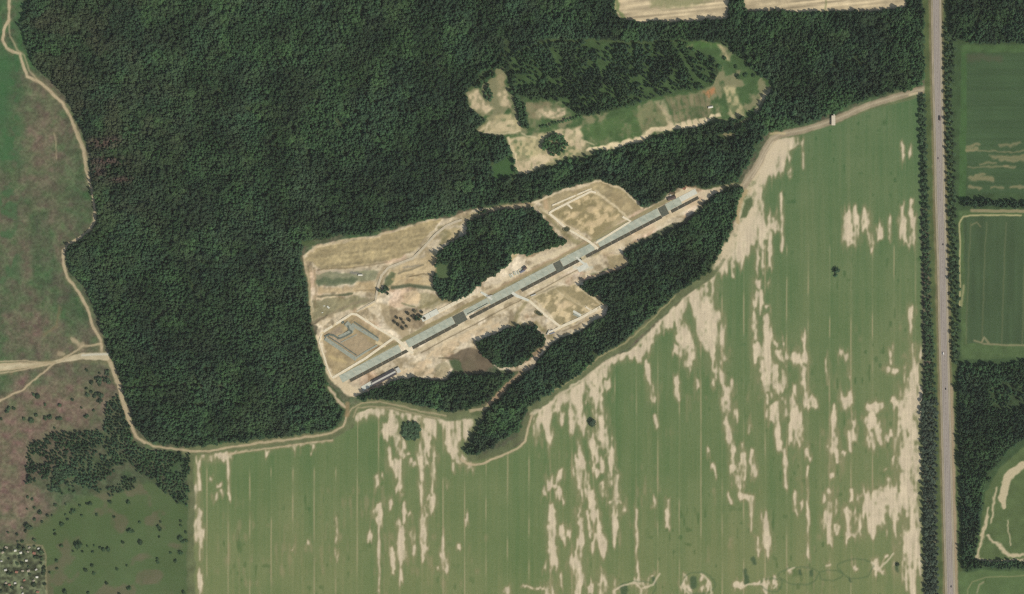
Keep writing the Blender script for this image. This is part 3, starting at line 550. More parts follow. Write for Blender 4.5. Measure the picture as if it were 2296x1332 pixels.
    m.put(m.line([(1664,412),(1640,414),(1610,424)], 8, 6, 2), np.array([180,164,132.]), .6); m.put(m.line([(1645,282),(1660,275),(1690,262)], 4, 5), np.array([150,138,104.]), .6); m.put(m.line([(1625,305),(1640,304)], 9, 7, 2), np.array([160,146,112.]), .7)
    m.put(m.line([(1672,425),(1662,450),(1652,480),(1655,498)], 8, 5, 1), np.array([176,158,118.]), .8); m.put(m.poly([(1672,448),(1684,440),(1686,460),(1674,488),(1660,490)], 5), np.array([86,100,66.]), .9)
    # ---- highway verge and the eastern fields
    m.put(m.line(HIGHWAY, 58, 4, .4), np.array([82,96,60.]) * (.84 + .32 * n3[..., None]), .92, "road_verge", .5)
    m.put(m.line([(2085,50),(2150,62),(2125,58)], 8, 6, 1), np.array([96,112,66.]), .7)
    m.put(m.line(HIGHWAY, 33, 5, .4), np.array([128,118,88.]) * (.84 + .32 * n3[..., None]), .8)
    m.put(m.line([(p[0] + 14, p[1]) for p in HIGHWAY[7:]], 9, 4, .5), np.array([178,156,130.]), .7)
    ed = np.array([68, 89, 60.]) + 0 * X[..., None]
    ed = ed * (.95 + .1 * vnoise(X, Y, 120, 5, 141)[..., None]) * (.94 + .12 * n2[..., None])
    m.put(m.line([(2163,110),(2160,300),(2158,440)], 16, 5), np.array([70,98,58.]) * (.9 + .2 * n3[..., None]), .9)
    m.put(m.line([(2160,108),(2300,110),(2420,112)], 16, 6), np.array([74,98,60.]) * (.85 + .3 * n3[..., None]), .9)
    m.put(m.poly([(2168,120),(2420,118),(2420,432),(2167,434)], 4, .5), ed, 1, "dark_crop_field")
    for (x0, y0, x1, y1, w_) in [(2172,330,2198,324,7),(2170,338,2190,336,9),(2240,326,2290,322,4),(2225,352,2420,350,6),(2195,364,2230,364,4),(2240,358,2420,357,6),(2250,372,2275,371,5),(2170,372,2260,372,3),(2175,398,2225,402,11),(2185,392,2205,390,6),(2220,420,2250,421,5),(2170,340,2420,338,3),(2175,420,2196,424,8),(2270,420,2420,415,7)]:
        m.put(m.line([(x0, y0), (x1, y1)], w_, 6, 1.4), np.array([150,138,104.]), .68)
    m.put(m.line([(2172,130),(2200,128),(2240,132)], 14, 12, 2), np.array([86,84,66.]), .5)
    ed2 = np.array([70, 88, 60.]) * (.94 + .12 * vnoise(X, Y, 6, 120, 143)[..., None]) * (.94 + .12 * n2[..., None])
    m.put(m.poly([(2152,472),(2420,470),(2420,800),(2154,806)], 6), np.array([84,104,66.]) * (.88 + .24 * n3[..., None]), .9)
    m.put(m.poly([(2160,486),(2420,484),(2420,772),(2168,770)], 5, .6), ed2, 1, "dark_crop_field")
    m.put(m.line([(2178,472),(2230,474),(2420,473)], 7, 3), np.array([158,144,112.]), .8); m.put(m.line([(2152,690),(2153,560),(2152,500),(2160,486),(2175,483),(2290,483)], 3.6, 2.6), np.array([182,172,128.]), .85)
    m.put(m.line([(2156,685),(2160,640)], 5, 4), np.array([176,164,124.]), .6)
    for x in (2176, 2212, 2256, 2302, 2350): m.put(m.line([(x, 500), (x - 6, 640), (x - 10, 770)], 3, 4), np.array([122,120,86.]), .4)
    m.put(m.line([(2205,770),(2260,774),(2420,776)], 4, 4), np.array([150,138,108.]), .7); m.put(m.line([(2184,764),(2200,768),(2206,756),(2215,768)], 4, 4), np.array([158,146,112.]), .7); m.put(m.line([(2178,505),(2190,498),(2198,508)], 3, 3), np.array([140,132,98.]), .6)
    # south-east field beyond the wood
    m.put(m.poly([(2420,970),(2330,985),(2290,1005),(2240,1050),(2208,1105),(2195,1210),(2190,1255),(2420,1258)], 6), np.array([88,104,66.]) * (.9 + .2 * n3[..., None]), 1, "crop_field")
    for pts, w_ in (([(2250,1140),(2245,1120),(2260,1070),(2296,1040),(2420,1010)], [9,20,20,16,14]), ([(2232,1090),(2226,1130),(2222,1170)], 4), ([(2212,1160),(2200,1215),(2192,1250),(2225,1258),(2300,1256)], 5), ([(2212,1200),(2222,1215),(2240,1222),(2265,1245),(2300,1246)], [5,5,8,10,5]), ([(2260,1170),(2266,1220)], 2.6), ([(2214,1140),(2200,1200)], 4)):
        m.put(m.line(pts, w_, 5, 1.3), np.array([200,184,152.]), .9)
    m.put(m.poly([(2150,1284),(2200,1278),(2420,1284),(2420,1480),(2160,1480)], 6), np.array([88,108,68.]) * (.92 + .16 * n3[..., None]), 1, "crop_field")
    m.put(m.line([(2168,1340),(2170,1320),(2180,1305),(2210,1295),(2300,1290)], 2.6, 3), np.array([160,150,112.]), .5); m.put(m.line([(2190,1330),(2195,1312),(2205,1306)], 4, 3), np.array([160,150,120.]), .6)
    # allotments
    al = np.array([88,94,70.]) * (.6 + .8 * vnoise(X, Y, 9, 7, 151)[..., None]) * (.8 + .4 * nf[..., None])
    m.put(m.poly([(-140,1224),(95,1222),(104,1250),(106,1480),(-140,1480)], 4, .6), al, 1, "allotment_ground")
    m.put(m.line([(60,1222),(95,1224),(103,1250),(106,1480)], 4, 3), np.array([140,132,100.]), .7, "dirt_road")
    # reddish dead undergrowth and pale gaps in the great wood
    # ---- heights: heaps and banks on the site, everything else nearly flat
    flat = np.ones_like(X)
    d, t = seg_dist(X, Y, *run_pt(740, 0), *run_pt(1580, 0)); flat *= sstep(34, 50, d)
    hz = (fbm(X, Y, 16, 161) - .5) * 2.6 + (vnoise(X, Y, 6, 6, 165) - .5) * 1.1
    m.z[:] = hz * site * flat
    for (x, y, r, h) in [(925,666,14,3.2),(1268,683,13,2.6),(1345,500,10,1.5),(1330,470,9,1.5),(950,815,9,2),(1015,775,8,1.8),(1080,745,8,1.6),(1385,586,14,2),(990,790,8,1.5)]:
        m.z += h * np.exp(-(((X - x) / r) ** 2 + ((Y - y) / r) ** 2)) * flat
    for pts, h in (([(716,604),(868,587)], 2.2), ([(710,640),(800,640)], -1.6), ([(916,621),(978,622)], 2), ([(895,612),(948,594)], 1.8), ([(712,553),(850,532),(930,503)], 1.4)):
        w, a = m.line(pts, 7, 10, .8)
        if w is not None: m.z[w] += h * a

def region_objects(m, z0, skip=None, tag=""):
    K = (np.clip(m.rgb, 0, 255) / 255.0)
    K = np.where(K <= .04045, K / 12.92, ((K + .055) / 1.055) ** 2.4) * ALB
    ny, nx = m.ny, m.nx
    co = np.stack([m.X - CX, CY - m.Y, m.z + z0], -1).reshape(-1, 3).astype(np.float32)
    rgba = np.concatenate([K.reshape(-1, 3), np.ones((ny * nx, 1))], 1).astype(np.float32)
    j, i = np.mgrid[0:ny - 1, 0:nx - 1]
    v0 = (j * nx + i)
    quads = np.stack([v0 + nx, v0 + nx + 1, v0 + 1, v0], -1)
    lab = m.lab[:-1, :-1]
    out = {}
    for li, name in enumerate(LABELS):
        sel = lab == li
        if skip is not None: sel &= ~skip
        q = quads[sel]
        if len(q) == 0: continue
        u, inv = np.unique(q, return_inverse=True)
        me = bpy.data.meshes.new(name)
        me.vertices.add(len(u)); me.vertices.foreach_set("co", co[u].ravel())
        me.loops.add(len(q) * 4); me.loops.foreach_set("vertex_index", inv.ravel().astype(np.int32))
        me.polygons.add(len(q)); me.polygons.foreach_set("loop_start", np.arange(0, len(q) * 4, 4, dtype=np.int32))
        me.update(calc_edges=True)
        at = me.color_attributes.new("ground_colour", 'FLOAT_COLOR', 'POINT')
        at.data.foreach_set("color", rgba[u].ravel())
        me.polygons.foreach_set("use_smooth", np.ones(len(q), bool))
        me.materials.append(GROUND)
        o = bpy.data.objects.new(name, me); COL.objects.link(o)
        o["kind"] = "structure"
        out[name] = o
    return out

# ------------------------------------------------------------------ materials
def new_mat(name, rough=.9):
    mt = bpy.data.materials.new(name); mt.use_nodes = True
    b = mt.node_tree.nodes["Principled BSDF"]
    b.inputs["Roughness"].default_value = rough
    b.inputs["Specular IOR Level"].default_value = .15
    return mt, mt.node_tree, b

def ground_material():
    mt, nt, b = new_mat("ground", 1.0)
    b.inputs["Specular IOR Level"].default_value = 0.0
    at = nt.nodes.new("ShaderNodeAttribute"); at.attribute_name = "ground_colour"
    geo = nt.nodes.new("ShaderNodeNewGeometry")
    nz = nt.nodes.new("ShaderNodeTexNoise"); nz.inputs["Scale"].default_value = .33; nz.inputs["Detail"].default_value = 4; nz.inputs["Roughness"].default_value = .65
    nt.links.new(geo.outputs["Position"], nz.inputs["Vector"])
    mr = nt.nodes.new("ShaderNodeMapRange"); mr.inputs[1].default_value = .25; mr.inputs[2].default_value = .75; mr.inputs[3].default_value = .84; mr.inputs[4].default_value = 1.16
    nt.links.new(nz.outputs["Fac"], mr.inputs[0])
    mx = nt.nodes.new("ShaderNodeVectorMath"); mx.operation = 'SCALE'
    nt.links.new(at.outputs["Color"], mx.inputs[0]); nt.links.new(mr.outputs[0], mx.inputs["Scale"])
    nt.links.new(mx.outputs[0], b.inputs["Base Color"])
    return mt
GROUND = ground_material()

def noise_mat(name, c, var=.15, scale=.3, rough=.85, c2=None, stretch=(1, 1, 1), mix=(.35, .65)):
    """A colour with uneven tone; c2 is a second colour showing in patches."""
    mt, nt, b = new_mat(name, rough)
    geo = nt.nodes.new("ShaderNodeNewGeometry")
    mp = nt.nodes.new("ShaderNodeMapping"); mp.inputs["Scale"].default_value = stretch
    nt.links.new(geo.outputs["Position"], mp.inputs["Vector"])
    nz = nt.nodes.new("ShaderNodeTexNoise"); nz.inputs["Scale"].default_value = scale; nz.inputs["Detail"].default_value = 5; nz.inputs["Roughness"].default_value = .6
    nt.links.new(mp.outputs[0], nz.inputs["Vector"])
    cr = nt.nodes.new("ShaderNodeValToRGB")
    a = lin(c) * ALB; d = lin(c2) * ALB if c2 is not None else a * (1 + var)
    a = a if c2 is not None else a * (1 - var)
    cr.color_ramp.elements[0].position = mix[0]; cr.color_ramp.elements[0].color = (*a, 1)
    cr.color_ramp.elements[1].position = mix[1]; cr.color_ramp.elements[1].color = (*d, 1)
    nt.links.new(nz.outputs["Fac"], cr.inputs[0]); nt.links.new(cr.outputs[0], b.inputs["Base Color"])
    return mt

def leaf_material(name, instanced):
    mt, nt, b = new_mat(name, .75)
    b.inputs["Specular IOR Level"].default_value = .1
    if instanced:
        at = nt.nodes.new("ShaderNodeAttribute"); at.attribute_type = 'INSTANCER'; at.attribute_name = "tint"; c = at.outputs["Color"]
    else:
        at = nt.nodes.new("ShaderNodeObjectInfo"); c = at.outputs["Color"]
    v = nt.nodes.new("ShaderNodeAttribute"); v.attribute_name = "leaf_tone"
    mx = nt.nodes.new("ShaderNodeVectorMath"); mx.operation = 'SCALE'
    nt.links.new(c, mx.inputs[0]); nt.links.new(v.outputs["Fac"], mx.inputs["Scale"])
    nt.links.new(mx.outputs[0], b.inputs["Base Color"])
    return mt
LEAF_I = leaf_material("foliage_of_woods", True)
LEAF_O = leaf_material("foliage", False)
BARK = noise_mat("bark", (104, 86, 66), .3, 2.0)

# ------------------------------------------------------------------ build the land
FINE = Map(-99, -99, 2395, 1431, GRID)
paint(FINE)
grounds = region_objects(FINE, 0.0)
WIDE = Map(-1300, -1400, 3600, 2700, 14.0)
paint(WIDE)
hole = (WIDE.X[:-1, :-1] > -90) & (WIDE.X[:-1, :-1] + 14 < 2386) & (WIDE.Y[:-1, :-1] > -90) & (WIDE.Y[:-1, :-1] + 14 < 1422)
region_objects(WIDE, -0.6, hole)
base = bpy.data.meshes.new("ground")
base.from_pydata([(-9000, -9000, -3), (9000, -9000, -3), (9000, 9000, -3), (-9000, 9000, -3)], [], [(0, 1, 2, 3)])
base.materials.append(noise_mat("open_country", (84, 92, 62), .2, .004, c2=(60, 76, 50)))
go = bpy.data.objects.new("ground", base); COL.objects.link(go); go["kind"] = "structure"

# the air between: a thin pale haze over the whole land
hz = bpy.data.meshes.new("haze")
hx, hz0, hz1 = 9500.0, -4.5, CAM_H + 15.0
hz.from_pydata([(-hx,-hx,hz0),(hx,-hx,hz0),(hx,hx,hz0),(-hx,hx,hz0),(-hx,-hx,hz1),(hx,-hx,hz1),(hx,hx,hz1),(-hx,hx,hz1)], [], [(0,3,2,1),(4,5,6,7),(0,1,5,4),(1,2,6,5),(2,3,7,6),(3,0,4,7)])
hm = bpy.data.materials.new("haze"); hm.use_nodes = True; hm.node_tree.nodes.clear()
hv = hm.node_tree.nodes.new("ShaderNodeVolumePrincipled"); hv.inputs["Color"].default_value = (.95, .98, .92, 1); hv.inputs["Density"].default_value = HAZE
ho = hm.node_tree.nodes.new("ShaderNodeOutputMaterial"); hm.node_tree.links.new(hv.outputs[0], ho.inputs["Volume"])
hz.materials.append(hm)
haze = bpy.data.objects.new("haze", hz); COL.objects.link(haze); haze["kind"] = "stuff"; haze["label"] = "thin pale haze filling the air above the whole landscape"

# ------------------------------------------------------------------ mesh helpers
class MB:
    def __init__(s): s.v = []; s.f = []; s.c = []
    def quad3(s, pts): 
        n = len(s.v); s.v += [tuple(p) for p in pts]; s.f.append(tuple(range(n, n + len(pts))))
    def box(s, x0, y0, z0, x1, y1, z1):
        n = len(s.v)
        s.v += [(x0,y0,z0),(x1,y0,z0),(x1,y1,z0),(x0,y1,z0),(x0,y0,z1),(x1,y0,z1),(x1,y1,z1),(x0,y1,z1)]
        s.f += [tuple(n + i for i in q) for q in ((0,3,2,1),(4,5,6,7),(0,1,5,4),(1,2,6,5),(2,3,7,6),(3,0,4,7))]
        return s
    def tube(s, p0, p1, r0, r1, n=6):
        a = np.array(p0, float); b = np.array(p1, float); d = b - a; d /= np.linalg.norm(d)
        u = np.cross(d, (0, 0, 1.0)) if abs(d[2]) < .9 else np.cross(d, (1.0, 0, 0)); u /= np.linalg.norm(u); w = np.cross(d, u)
        k = len(s.v)
        for (c, r) in ((a, r0), (b, r1)):
            for i in range(n):
                t = 2 * math.pi * i / n
                s.v.append(tuple(c + r * (math.cos(t) * u + math.sin(t) * w)))
        for i in range(n): s.f.append((k + i, k + (i + 1) % n, k + n + (i + 1) % n, k + n + i))
        s.f.append(tuple(k + n + i for i in range(n))); s.f.append(tuple(k + n - 1 - i for i in range(n)))
        return s
    def mesh(s, name, mats):
        me = bpy.data.meshes.new(name); me.from_pydata(s.v, [], s.f); me.update()
        for mt in (mats if isinstance(mats, (list, tuple)) else [mats]): me.materials.append(mt)
        return me
    def build(s, name, mat, parent=None, loc=(0, 0, 0), rz=0.0):
        o = bpy.data.objects.new(name, s.mesh(name, mat)); COL.objects.link(o)
        o.location = loc; o.rotation_euler = (0, 0, rz)
        if parent is not None: o.parent = parent
        return o
def empty(name, loc, rz=0.0, label=None, cat=None, group=None, kind=None):
    o = bpy.data.objects.new(name, None); COL.objects.link(o); o.empty_display_size = .5
    o.location = loc; o.rotation_euler = (0, 0, rz)
    return tag(o, label, cat, group, kind)
def tag(o, label=None, cat=None, group=None, kind=None):
    if label: o["label"] = label
    if cat: o["category"] = cat
    if group: o["group"] = group
    if kind: o["kind"] = kind
    return o
def copy_tree(o, loc, rz, sc, label=None, group=None, tint=None):
    r = o.copy(); COL.objects.link(r); r.location = loc; r.rotation_euler = (0, 0, rz); r.scale = sc
    if label: r["label"] = label
    if group: r["group"] = group
    for ch in o.children:
        c = ch.copy(); COL.objects.link(c); c.parent = r
        if tint is not None: c.color = (*tint, 1)
    return r
def ground_z(px, py):
    i = int(round((px - FINE.x0) / GRID)); j = int(round((py - FINE.y0) / GRID))
    return float(FINE.z[j, i]) if 0 <= i < FINE.nx and 0 <= j < FINE.ny else 0.0
def look(arr, px, py):
    i = np.clip(np.round((px - FINE.x0) / GRID).astype(int), 0, FINE.nx - 1); j = np.clip(np.round((py - FINE.y0) / GRID).astype(int), 0, FINE.ny - 1)
    return arr[j, i]

# ------------------------------------------------------------------ highway, strip and other hard surfaces
RUN_A = math.atan2(-RUN_K, 1.0)                 # heading of the strip on the ground
CONC = noise_mat("pale_concrete", (150, 158, 143), rough=.8, scale=.13, c2=(186, 189, 170), stretch=(.5, 1, 1), mix=(.3, .7))
CONC2 = noise_mat("white_concrete", (198, 199, 184), rough=.8, scale=.12, c2=(216, 214, 198))
DARK_STRIP = noise_mat("dark_strip", (74, 71, 60), rough=.9, scale=.2, c2=(92, 90, 76))
TURF = noise_mat("dark_turf", (84, 88, 78), rough=1, scale=.25, c2=(102, 104, 90))
SANDR = noise_mat("sandy_track", (214, 202, 172), rough=1, scale=.3, c2=(232, 220, 194))
GREYT = noise_mat("grey_sandy_track", (184, 172, 146), rough=1, scale=.3, c2=(200, 188, 162))
CHAN = noise_mat("grey_green_lining", (140, 146, 132), rough=.9, scale=.25, c2=(160, 162, 146))
CHAND = noise_mat("dark_lining", (88, 98, 90), rough=.7, scale=.25, c2=(110, 116, 104))  # darker tone of the channel bands
ASPH = noise_mat("worn_asphalt", (138, 129, 121), rough=.9, scale=.15, c2=(154, 144, 134), stretch=(1, .1, 1))
SHOUL = noise_mat("gravel_shoulder", (142, 134, 112), rough=1, scale=.2, c2=(164, 152, 130), stretch=(1, .2, 1))
PAINT = noise_mat("road_paint", (184, 178, 166), rough=.7, scale=.5, c2=(160, 152, 142))

def dense(pts, step):
    out = []
    for (a, b) in zip(pts[:-1], pts[1:]):
        n = max(1, int(math.hypot(b[0] - a[0], b[1] - a[1]) / step))
        out += [(a[0] + (b[0] - a[0]) * k / n, a[1] + (b[1] - a[1]) * k / n) for k in range(n)]
    return out + [pts[-1]]
def strip_piece(parent, name, x0, x1, off, width, z0, z1, mat, loc_parent=None, joint=0.0):
    """A slab along the strip's own axis; x0..x1 are map columns."""
    m = MB()
    a = (x0 - RUN_X) * RUN_L + joint; b = (x1 - RUN_X) * RUN_L - joint
    n = max(1, int((b - a) / 15))
    for k in range(n):
        m.box(a + (b - a) * k / n + (.2 if k else 0), -off - width / 2, z0, a + (b - a) * (k + 1) / n - (.2 if k < n - 1 else 0), -off + width / 2, z1)
    return m.build(name, mat, parent)
strip = empty("paved_strip", P3(RUN_X, RUN_Y), RUN_A, kind="structure")
for (x0, x1, off, wd) in [(764,897,0,17.5),(913,1017,0,17.5),(1042,1096,-1.5,14),(1096,1243,0,17.5),(1259,1331,0,17.5),(1341,1478,0,17.5),(1494,1526,0,17)]:
    strip_piece(strip, "paving_segment", x0, x1, off, wd, -.5, .45, CONC, joint=.4)
for (x0, x1) in [(1017,1042),(1243,1259),(1478,1494)]:
    strip_piece(strip, "turf_panel", x0, x1, 3.4, 22, -.5, .30, TURF, joint=.2)
strip_piece(strip, "light_edge", 1526, 1562, -2, 12, -.5, .4, CONC2)
strip_piece(strip, "seam", 1046, 1092, 2.4, 1.8, .45, .60, DARK_STRIP)
for (x0, x1) in [(779,909),(919,1020),(1047,1146),(1163,1298),(1308,1478),(1499,1560)]:  # flat dark slabs along the south-east edge of the pale paving
    strip_piece(strip, "dark_strip", x0, x1, 12.7, 7.2, -.5, .25, DARK_STRIP, joint=.2)
side = empty("side_slab", P3(RUN_X, RUN_Y), RUN_A, kind="structure")
strip_piece(side, "paving_segment", 961, 998, -34, 12.5, -.5, 1.2, CONC2, joint=.2)
strip_piece(side, "paving_segment", 998, 1080, -32, 8, -.5, .8, SANDR, joint=.2)
BANDS = [0]
def band(name, pts, width, z0, z1, mat, parent=None, kind="structure"):
    """A paved band along a line of map points, with real thickness."""
    BANDS[0] += 1; z1 = z1 + (.0031 * BANDS[0] if parent is None else 0); m = MB(); n = len(pts); L = []; R = []
    for k in range(n):
        a = np.array(pts[max(0, k - 1)], float); b = np.array(pts[min(n - 1, k + 1)], float); d = (b - a) / np.linalg.norm(b - a)
        w = (width[k] if isinstance(width, (list, tuple)) else width) / 2
        nn = np.array([-d[1], d[0]]) * w; p = np.array(pts[k], float); L.append(p + nn); R.append(p - nn)
    for k in range(n - 1):
        q = [L[k], L[k + 1], R[k + 1], R[k]]
        m.quad3([P3(*x, z1) for x in q])
        m.quad3([P3(*L[k], z0), P3(*L[k + 1], z0), P3(*L[k + 1], z1), P3(*L[k], z1)]); m.quad3([P3(*R[k + 1], z0), P3(*R[k], z0), P3(*R[k], z1), P3(*R[k + 1], z1)])
    m.quad3([P3(*R[0], z0), P3(*L[0], z0), P3(*L[0], z1), P3(*R[0], z1)]); m.quad3([P3(*L[-1], z0), P3(*R[-1], z0), P3(*R[-1], z1), P3(*L[-1], z1)])
    o = m.build(name, mat, parent)
    if parent is None: o["kind"] = kind
    return o
band("crossing_road", [(884,757),(904,773),(926,793)], [6,8,6], -.4, .62, SANDR)
band("crossing_road", [(1270,512),(1320,541),(1341,558)], [4.5,5.5,5.5], -.4, .64, SANDR)
band("crossing_road", [(1078,655),(1090,662),(1104,672)], [5,6,4], -.4, .63, CONC2)
band("crossing_road", [(1148,656),(1158,663),(1186,674)], [6,7,5], -.4, .66, CONC2)
band("crossing_road", [(1292,576),(1305,588),(1318,596)], [4,5,5], -.4, .65, CONC2)
band("concrete_apron", [(1296,606),(1318,594)], 12, -.4, .5, CONC2)
band("lined_channel", [(729,759),(765,783),(799,806)], 8.5, -.6, .9, CHAN); band("lined_channel", [(736,755),(768,775),(800,797)], 2.2, -.5, 1.1, CHAND)
band("lined_channel", [(789,727),(820,746),(849,763)], 7.5, -.6, .9, CHAN); band("lined_channel", [(794,722),(822,740),(848,758)], 2.6, -.5, 1.1, CHAND)
band("lined_channel", [(776,724),(784,732),(791,742)], 12, -.6, .8, CHAN); band("lined_channel", [(791,741),(775,750),(760,757)], 9, -.6, .7, CHAN)
band("lined_channel", [(728,755),(738,750),(748,752),(758,758)], 4, -.6, .95, CHAND); band("lined_channel", [(757,760),(772,755),(789,746)], 3.4, -.6, 1.0, CHAND); band("lined_channel", [(780,730),(783,740),(790,744)], 4, -.6, 1.15, CHAND); band("lined_channel", [(766,724),(772,722)], 5, -.5, 1.0, CHAND)
band("lined_channel", [(800,802),(818,790),(846,774)], 4, -.6, .7, CHAN); band("lined_channel", [(800,750),(780,760),(764,768)], 2, -.5, .8, CHAN)

for zi, (pts, wd) in enumerate((([(722,746),(788,704),(799,705),(845,735),(884,757)], 4.4), ([(722,746),(716,766),(735,826),(744,846)], 3.2), ([(884,757),(820,803),(745,848)], 4.6),
                ([(1238,461),(1326,423)], 2.8), ([(1242,471),(1325,429),(1336,432)], 3.8), ([(1231,478),(1242,471)], 4), ([(1231,478),(1270,512)], 4.6), ([(1336,545),(1414,496),(1396,486)], 3.8), ([(1270,456),(1283,468)], 3.2),
                ([(1186,674),(1222,706),(1257,733)], 4.4), ([(1257,733),(1300,714),(1352,685)], 5), ([(1313,688),(1331,700)], 2.6), ([(1228,748),(1257,733)], 4.4),
                ([(843,672),(845,658),(848,640),(856,617),(871,600),(900,589),(926,579),(951,554),(976,526),(1000,507),(1022,497),(1036,493)], 4.4), ([(800,699),(843,674)], 3))):
    band("site_track", dense(pts, 9), wd * 1.2, -.6, .50 + .025 * zi, SANDR if pts[0] not in ((843,672),(800,699)) else GREYT)
hw = empty("highway", P3(*HIGHWAY[3]), kind="structure")
HD = dense(HIGHWAY, 40)
def hband(name, off, w, z1, mat):
    o = band(name, [(x + off, y) for x, y in HD], w, -.4, z1, mat, hw)
    o.location = (-hw.location[0], -hw.location[1], 0); return o
hband("shoulder", 0, 23.5, .20, SHOUL); hband("asphalt", 0, 13.5, .32, ASPH)
hband("edge_line", -6.0, .7, .345, PAINT); hband("edge_line", 6.0, .7, .345, PAINT); hband("light_verge", 9.2, 2.4, .26, noise_mat("pale_gravel", (166, 156, 134), .1, .3)); hband("wheel_track", -2.2, 1.6, .335, noise_mat("polished_asphalt", (160,151,141), .06, .3)); hband("wheel_track", 2.6, 1.4, .335, bpy.data.materials["polished_asphalt"])
md = MB()
for (xa, ya), (xb, yb) in zip(HD[:-1], HD[1:]):
    for k in range(4):
        t0, t1 = (k + .1) / 4, (k + .7) / 4
        md.quad3([P3(xa + (xb - xa) * t + s, ya + (yb - ya) * t, .36) for t, s in ((t0, -.35), (t1, -.35), (t1, .35), (t0, .35))])
o = md.build("centre_line", PAINT, hw); o.location = (-hw.location[0], -hw.location[1], 0); o["kind"] = "stuff"

# ------------------------------------------------------------------ trees
def blob(m, c, rx, ry, rz, seed, nu=8, nv=5, rough=.28):
    r = np.random.default_rng(seed); k = len(m.v)
    m.v.append((c[0], c[1], c[2] + rz * (1 + .2 * r.random()))); m.c.append(1)
    for j in range(1, nv):
        t = math.pi * j / nv
        for i in range(nu):
            p = 2 * math.pi * (i + .5 * (j % 2)) / nu; s = 1 + rough * (r.random() * 2 - 1)
            m.v.append((c[0] + rx * s * math.sin(t) * math.cos(p), c[1] + ry * s * math.sin(t) * math.sin(p), c[2] + rz * s * math.cos(t))); m.c.append(.93 + .14 * r.random())
    m.v.append((c[0], c[1], c[2] - rz)); m.c.append(.8)
    for i in range(nu):
        m.f.append((k, k + 1 + i, k + 1 + (i + 1) % nu))
        for j in range(nv - 2):
            a = k + 1 + j * nu
            m.f.append((a + i, a + nu + i, a + nu + (i + 1) % nu, a + (i + 1) % nu))
        a = k + 1 + (nv - 2) * nu
        m.f.append((a + i, k + 1 + (nv - 1) * nu, a + (i + 1) % nu))
def sprays(m, r, n, prof, zb, zt, size):
    for _ in range(n):
        t = r.random() ** .8; z = zb + (zt - zb) * t; rad = prof(t) * (.75 + .45 * r.random()); a = r.random() * 2 * math.pi
        c = np.array([rad * math.cos(a), rad * math.sin(a), z]); s = size * (.6 + .8 * r.random())
        u = np.array([math.cos(a), math.sin(a), -.25 + .5 * r.random()]) * s; w = np.array([-math.sin(a), math.cos(a), .5 * (r.random() - .5)]) * s * .55
        tone = .80 + .46 * r.random(); k = len(m.v)
        for p in (c - u * .5 - w * .5, c - w * .6 + u * .2, c + u * .7, c + w * .6 + u * .2): m.v.append(tuple(p)); m.c.append(tone)
        m.f.append((k, k + 1, k + 2, k + 3))
def crown_mb(kind, seed):
    r = np.random.default_rng(seed); m = MB()
    if kind == "conifer":
        H = 15.0; prof = lambda t: 3.7 * (1 - t) ** .7 * (.5 + .5 * min(1, t / .15)) + .3
        for q in range(4): 
            t = (.16, .38, .6, .82)[q]; z = 5 + 10 * t; rr = prof(t)
            blob(m, (.5 * (r.random() - .5), .5 * (r.random() - .5), z), rr, rr, 2.3, seed * 9 + q, 7, 4, .34)
        sprays(m, r, 46, prof, 5, H, 1.7)
    elif kind == "broad":
        for q in range(7):
            a = q * 2.4 + r.random(); d = 2.4 * math.sqrt(r.random()) + (.6 if q else 0)
            s = 1.9 + 1.0 * r.random(); blob(m, (d * math.cos(a), d * math.sin(a), 8 + 3.6 * r.random() + (1.8 if q == 0 else 0)), s, s * (.8 + .4 * r.random()), s * .85, seed * 9 + q, 7, 4, .3)
        sprays(m, r, 44, lambda t: 4.0 * math.sin(math.pi * (.15 + .8 * t)) ** .6, 6, 13.4, 1.6)
    else:
        for q in range(5):
            a = q * 2.4 + r.random(); d = 1.5 * math.sqrt(r.random()); s = 1.1 + .8 * r.random()
            blob(m, (d * math.cos(a), d * math.sin(a), 1.4 + 1.0 * r.random()), s, s * (.8 + .4 * r.random()), s * .9, seed * 9 + q, 6, 4, .32)
        sprays(m, r, 26, lambda t: 2.4 * math.sin(math.pi * (.2 + .75 * t)) ** .6, .5, 3.4, 1.1)
    return m
def trunk_mb(kind, seed):
    r = np.random.default_rng(seed + 50); m = MB(); h = 13 if kind == "conifer" else 8.5
    m.tube((0, 0, -.4), (.2 * r.random(), .2 * r.random(), h), .32, .08 if kind == "conifer" else .16, 6)
    for q in range(4):
        a = q * 1.6 + r.random(); z = h * (.45 + .12 * q); m.tube((0, 0, z), (2.0 * math.cos(a), 2.0 * math.sin(a), z + 1.2), .12, .04, 4)
    return m
def leafy_mesh(m, name, mat):
    me = m.mesh(name, mat)
    at = me.attributes.new("leaf_tone", 'FLOAT', 'POINT'); c = np.ones(len(m.v), np.float32); c[:len(m.c)] = m.c; at.data.foreach_set("value", c)
    return me
def tint_of(c): return tuple(float(v) for v in lin(c) * ALB)

# models for the woods: kept out of the scene, planted by the woods' own geometry
kinds = bpy.data.collections.new("tree_kinds")
KN = []
for i in range(10):
    kd = "conifer" if i < 6 else "broad"
    m = crown_mb(kd, 100 + i); nc = len(m.f)
    t = trunk_mb(kd, 100 + i); k = len(m.v); m.v += t.v; m.f += [tuple(k + a for a in f) for f in t.f]
    me = leafy_mesh(m, "wood_tree_%02d" % i, [LEAF_I, BARK])
    mi = np.zeros(len(m.f), np.int32); mi[nc:] = 1; me.polygons.foreach_set("material_index", mi)
    o = bpy.data.objects.new("wood_tree_%02d" % i, me); kinds.objects.link(o)

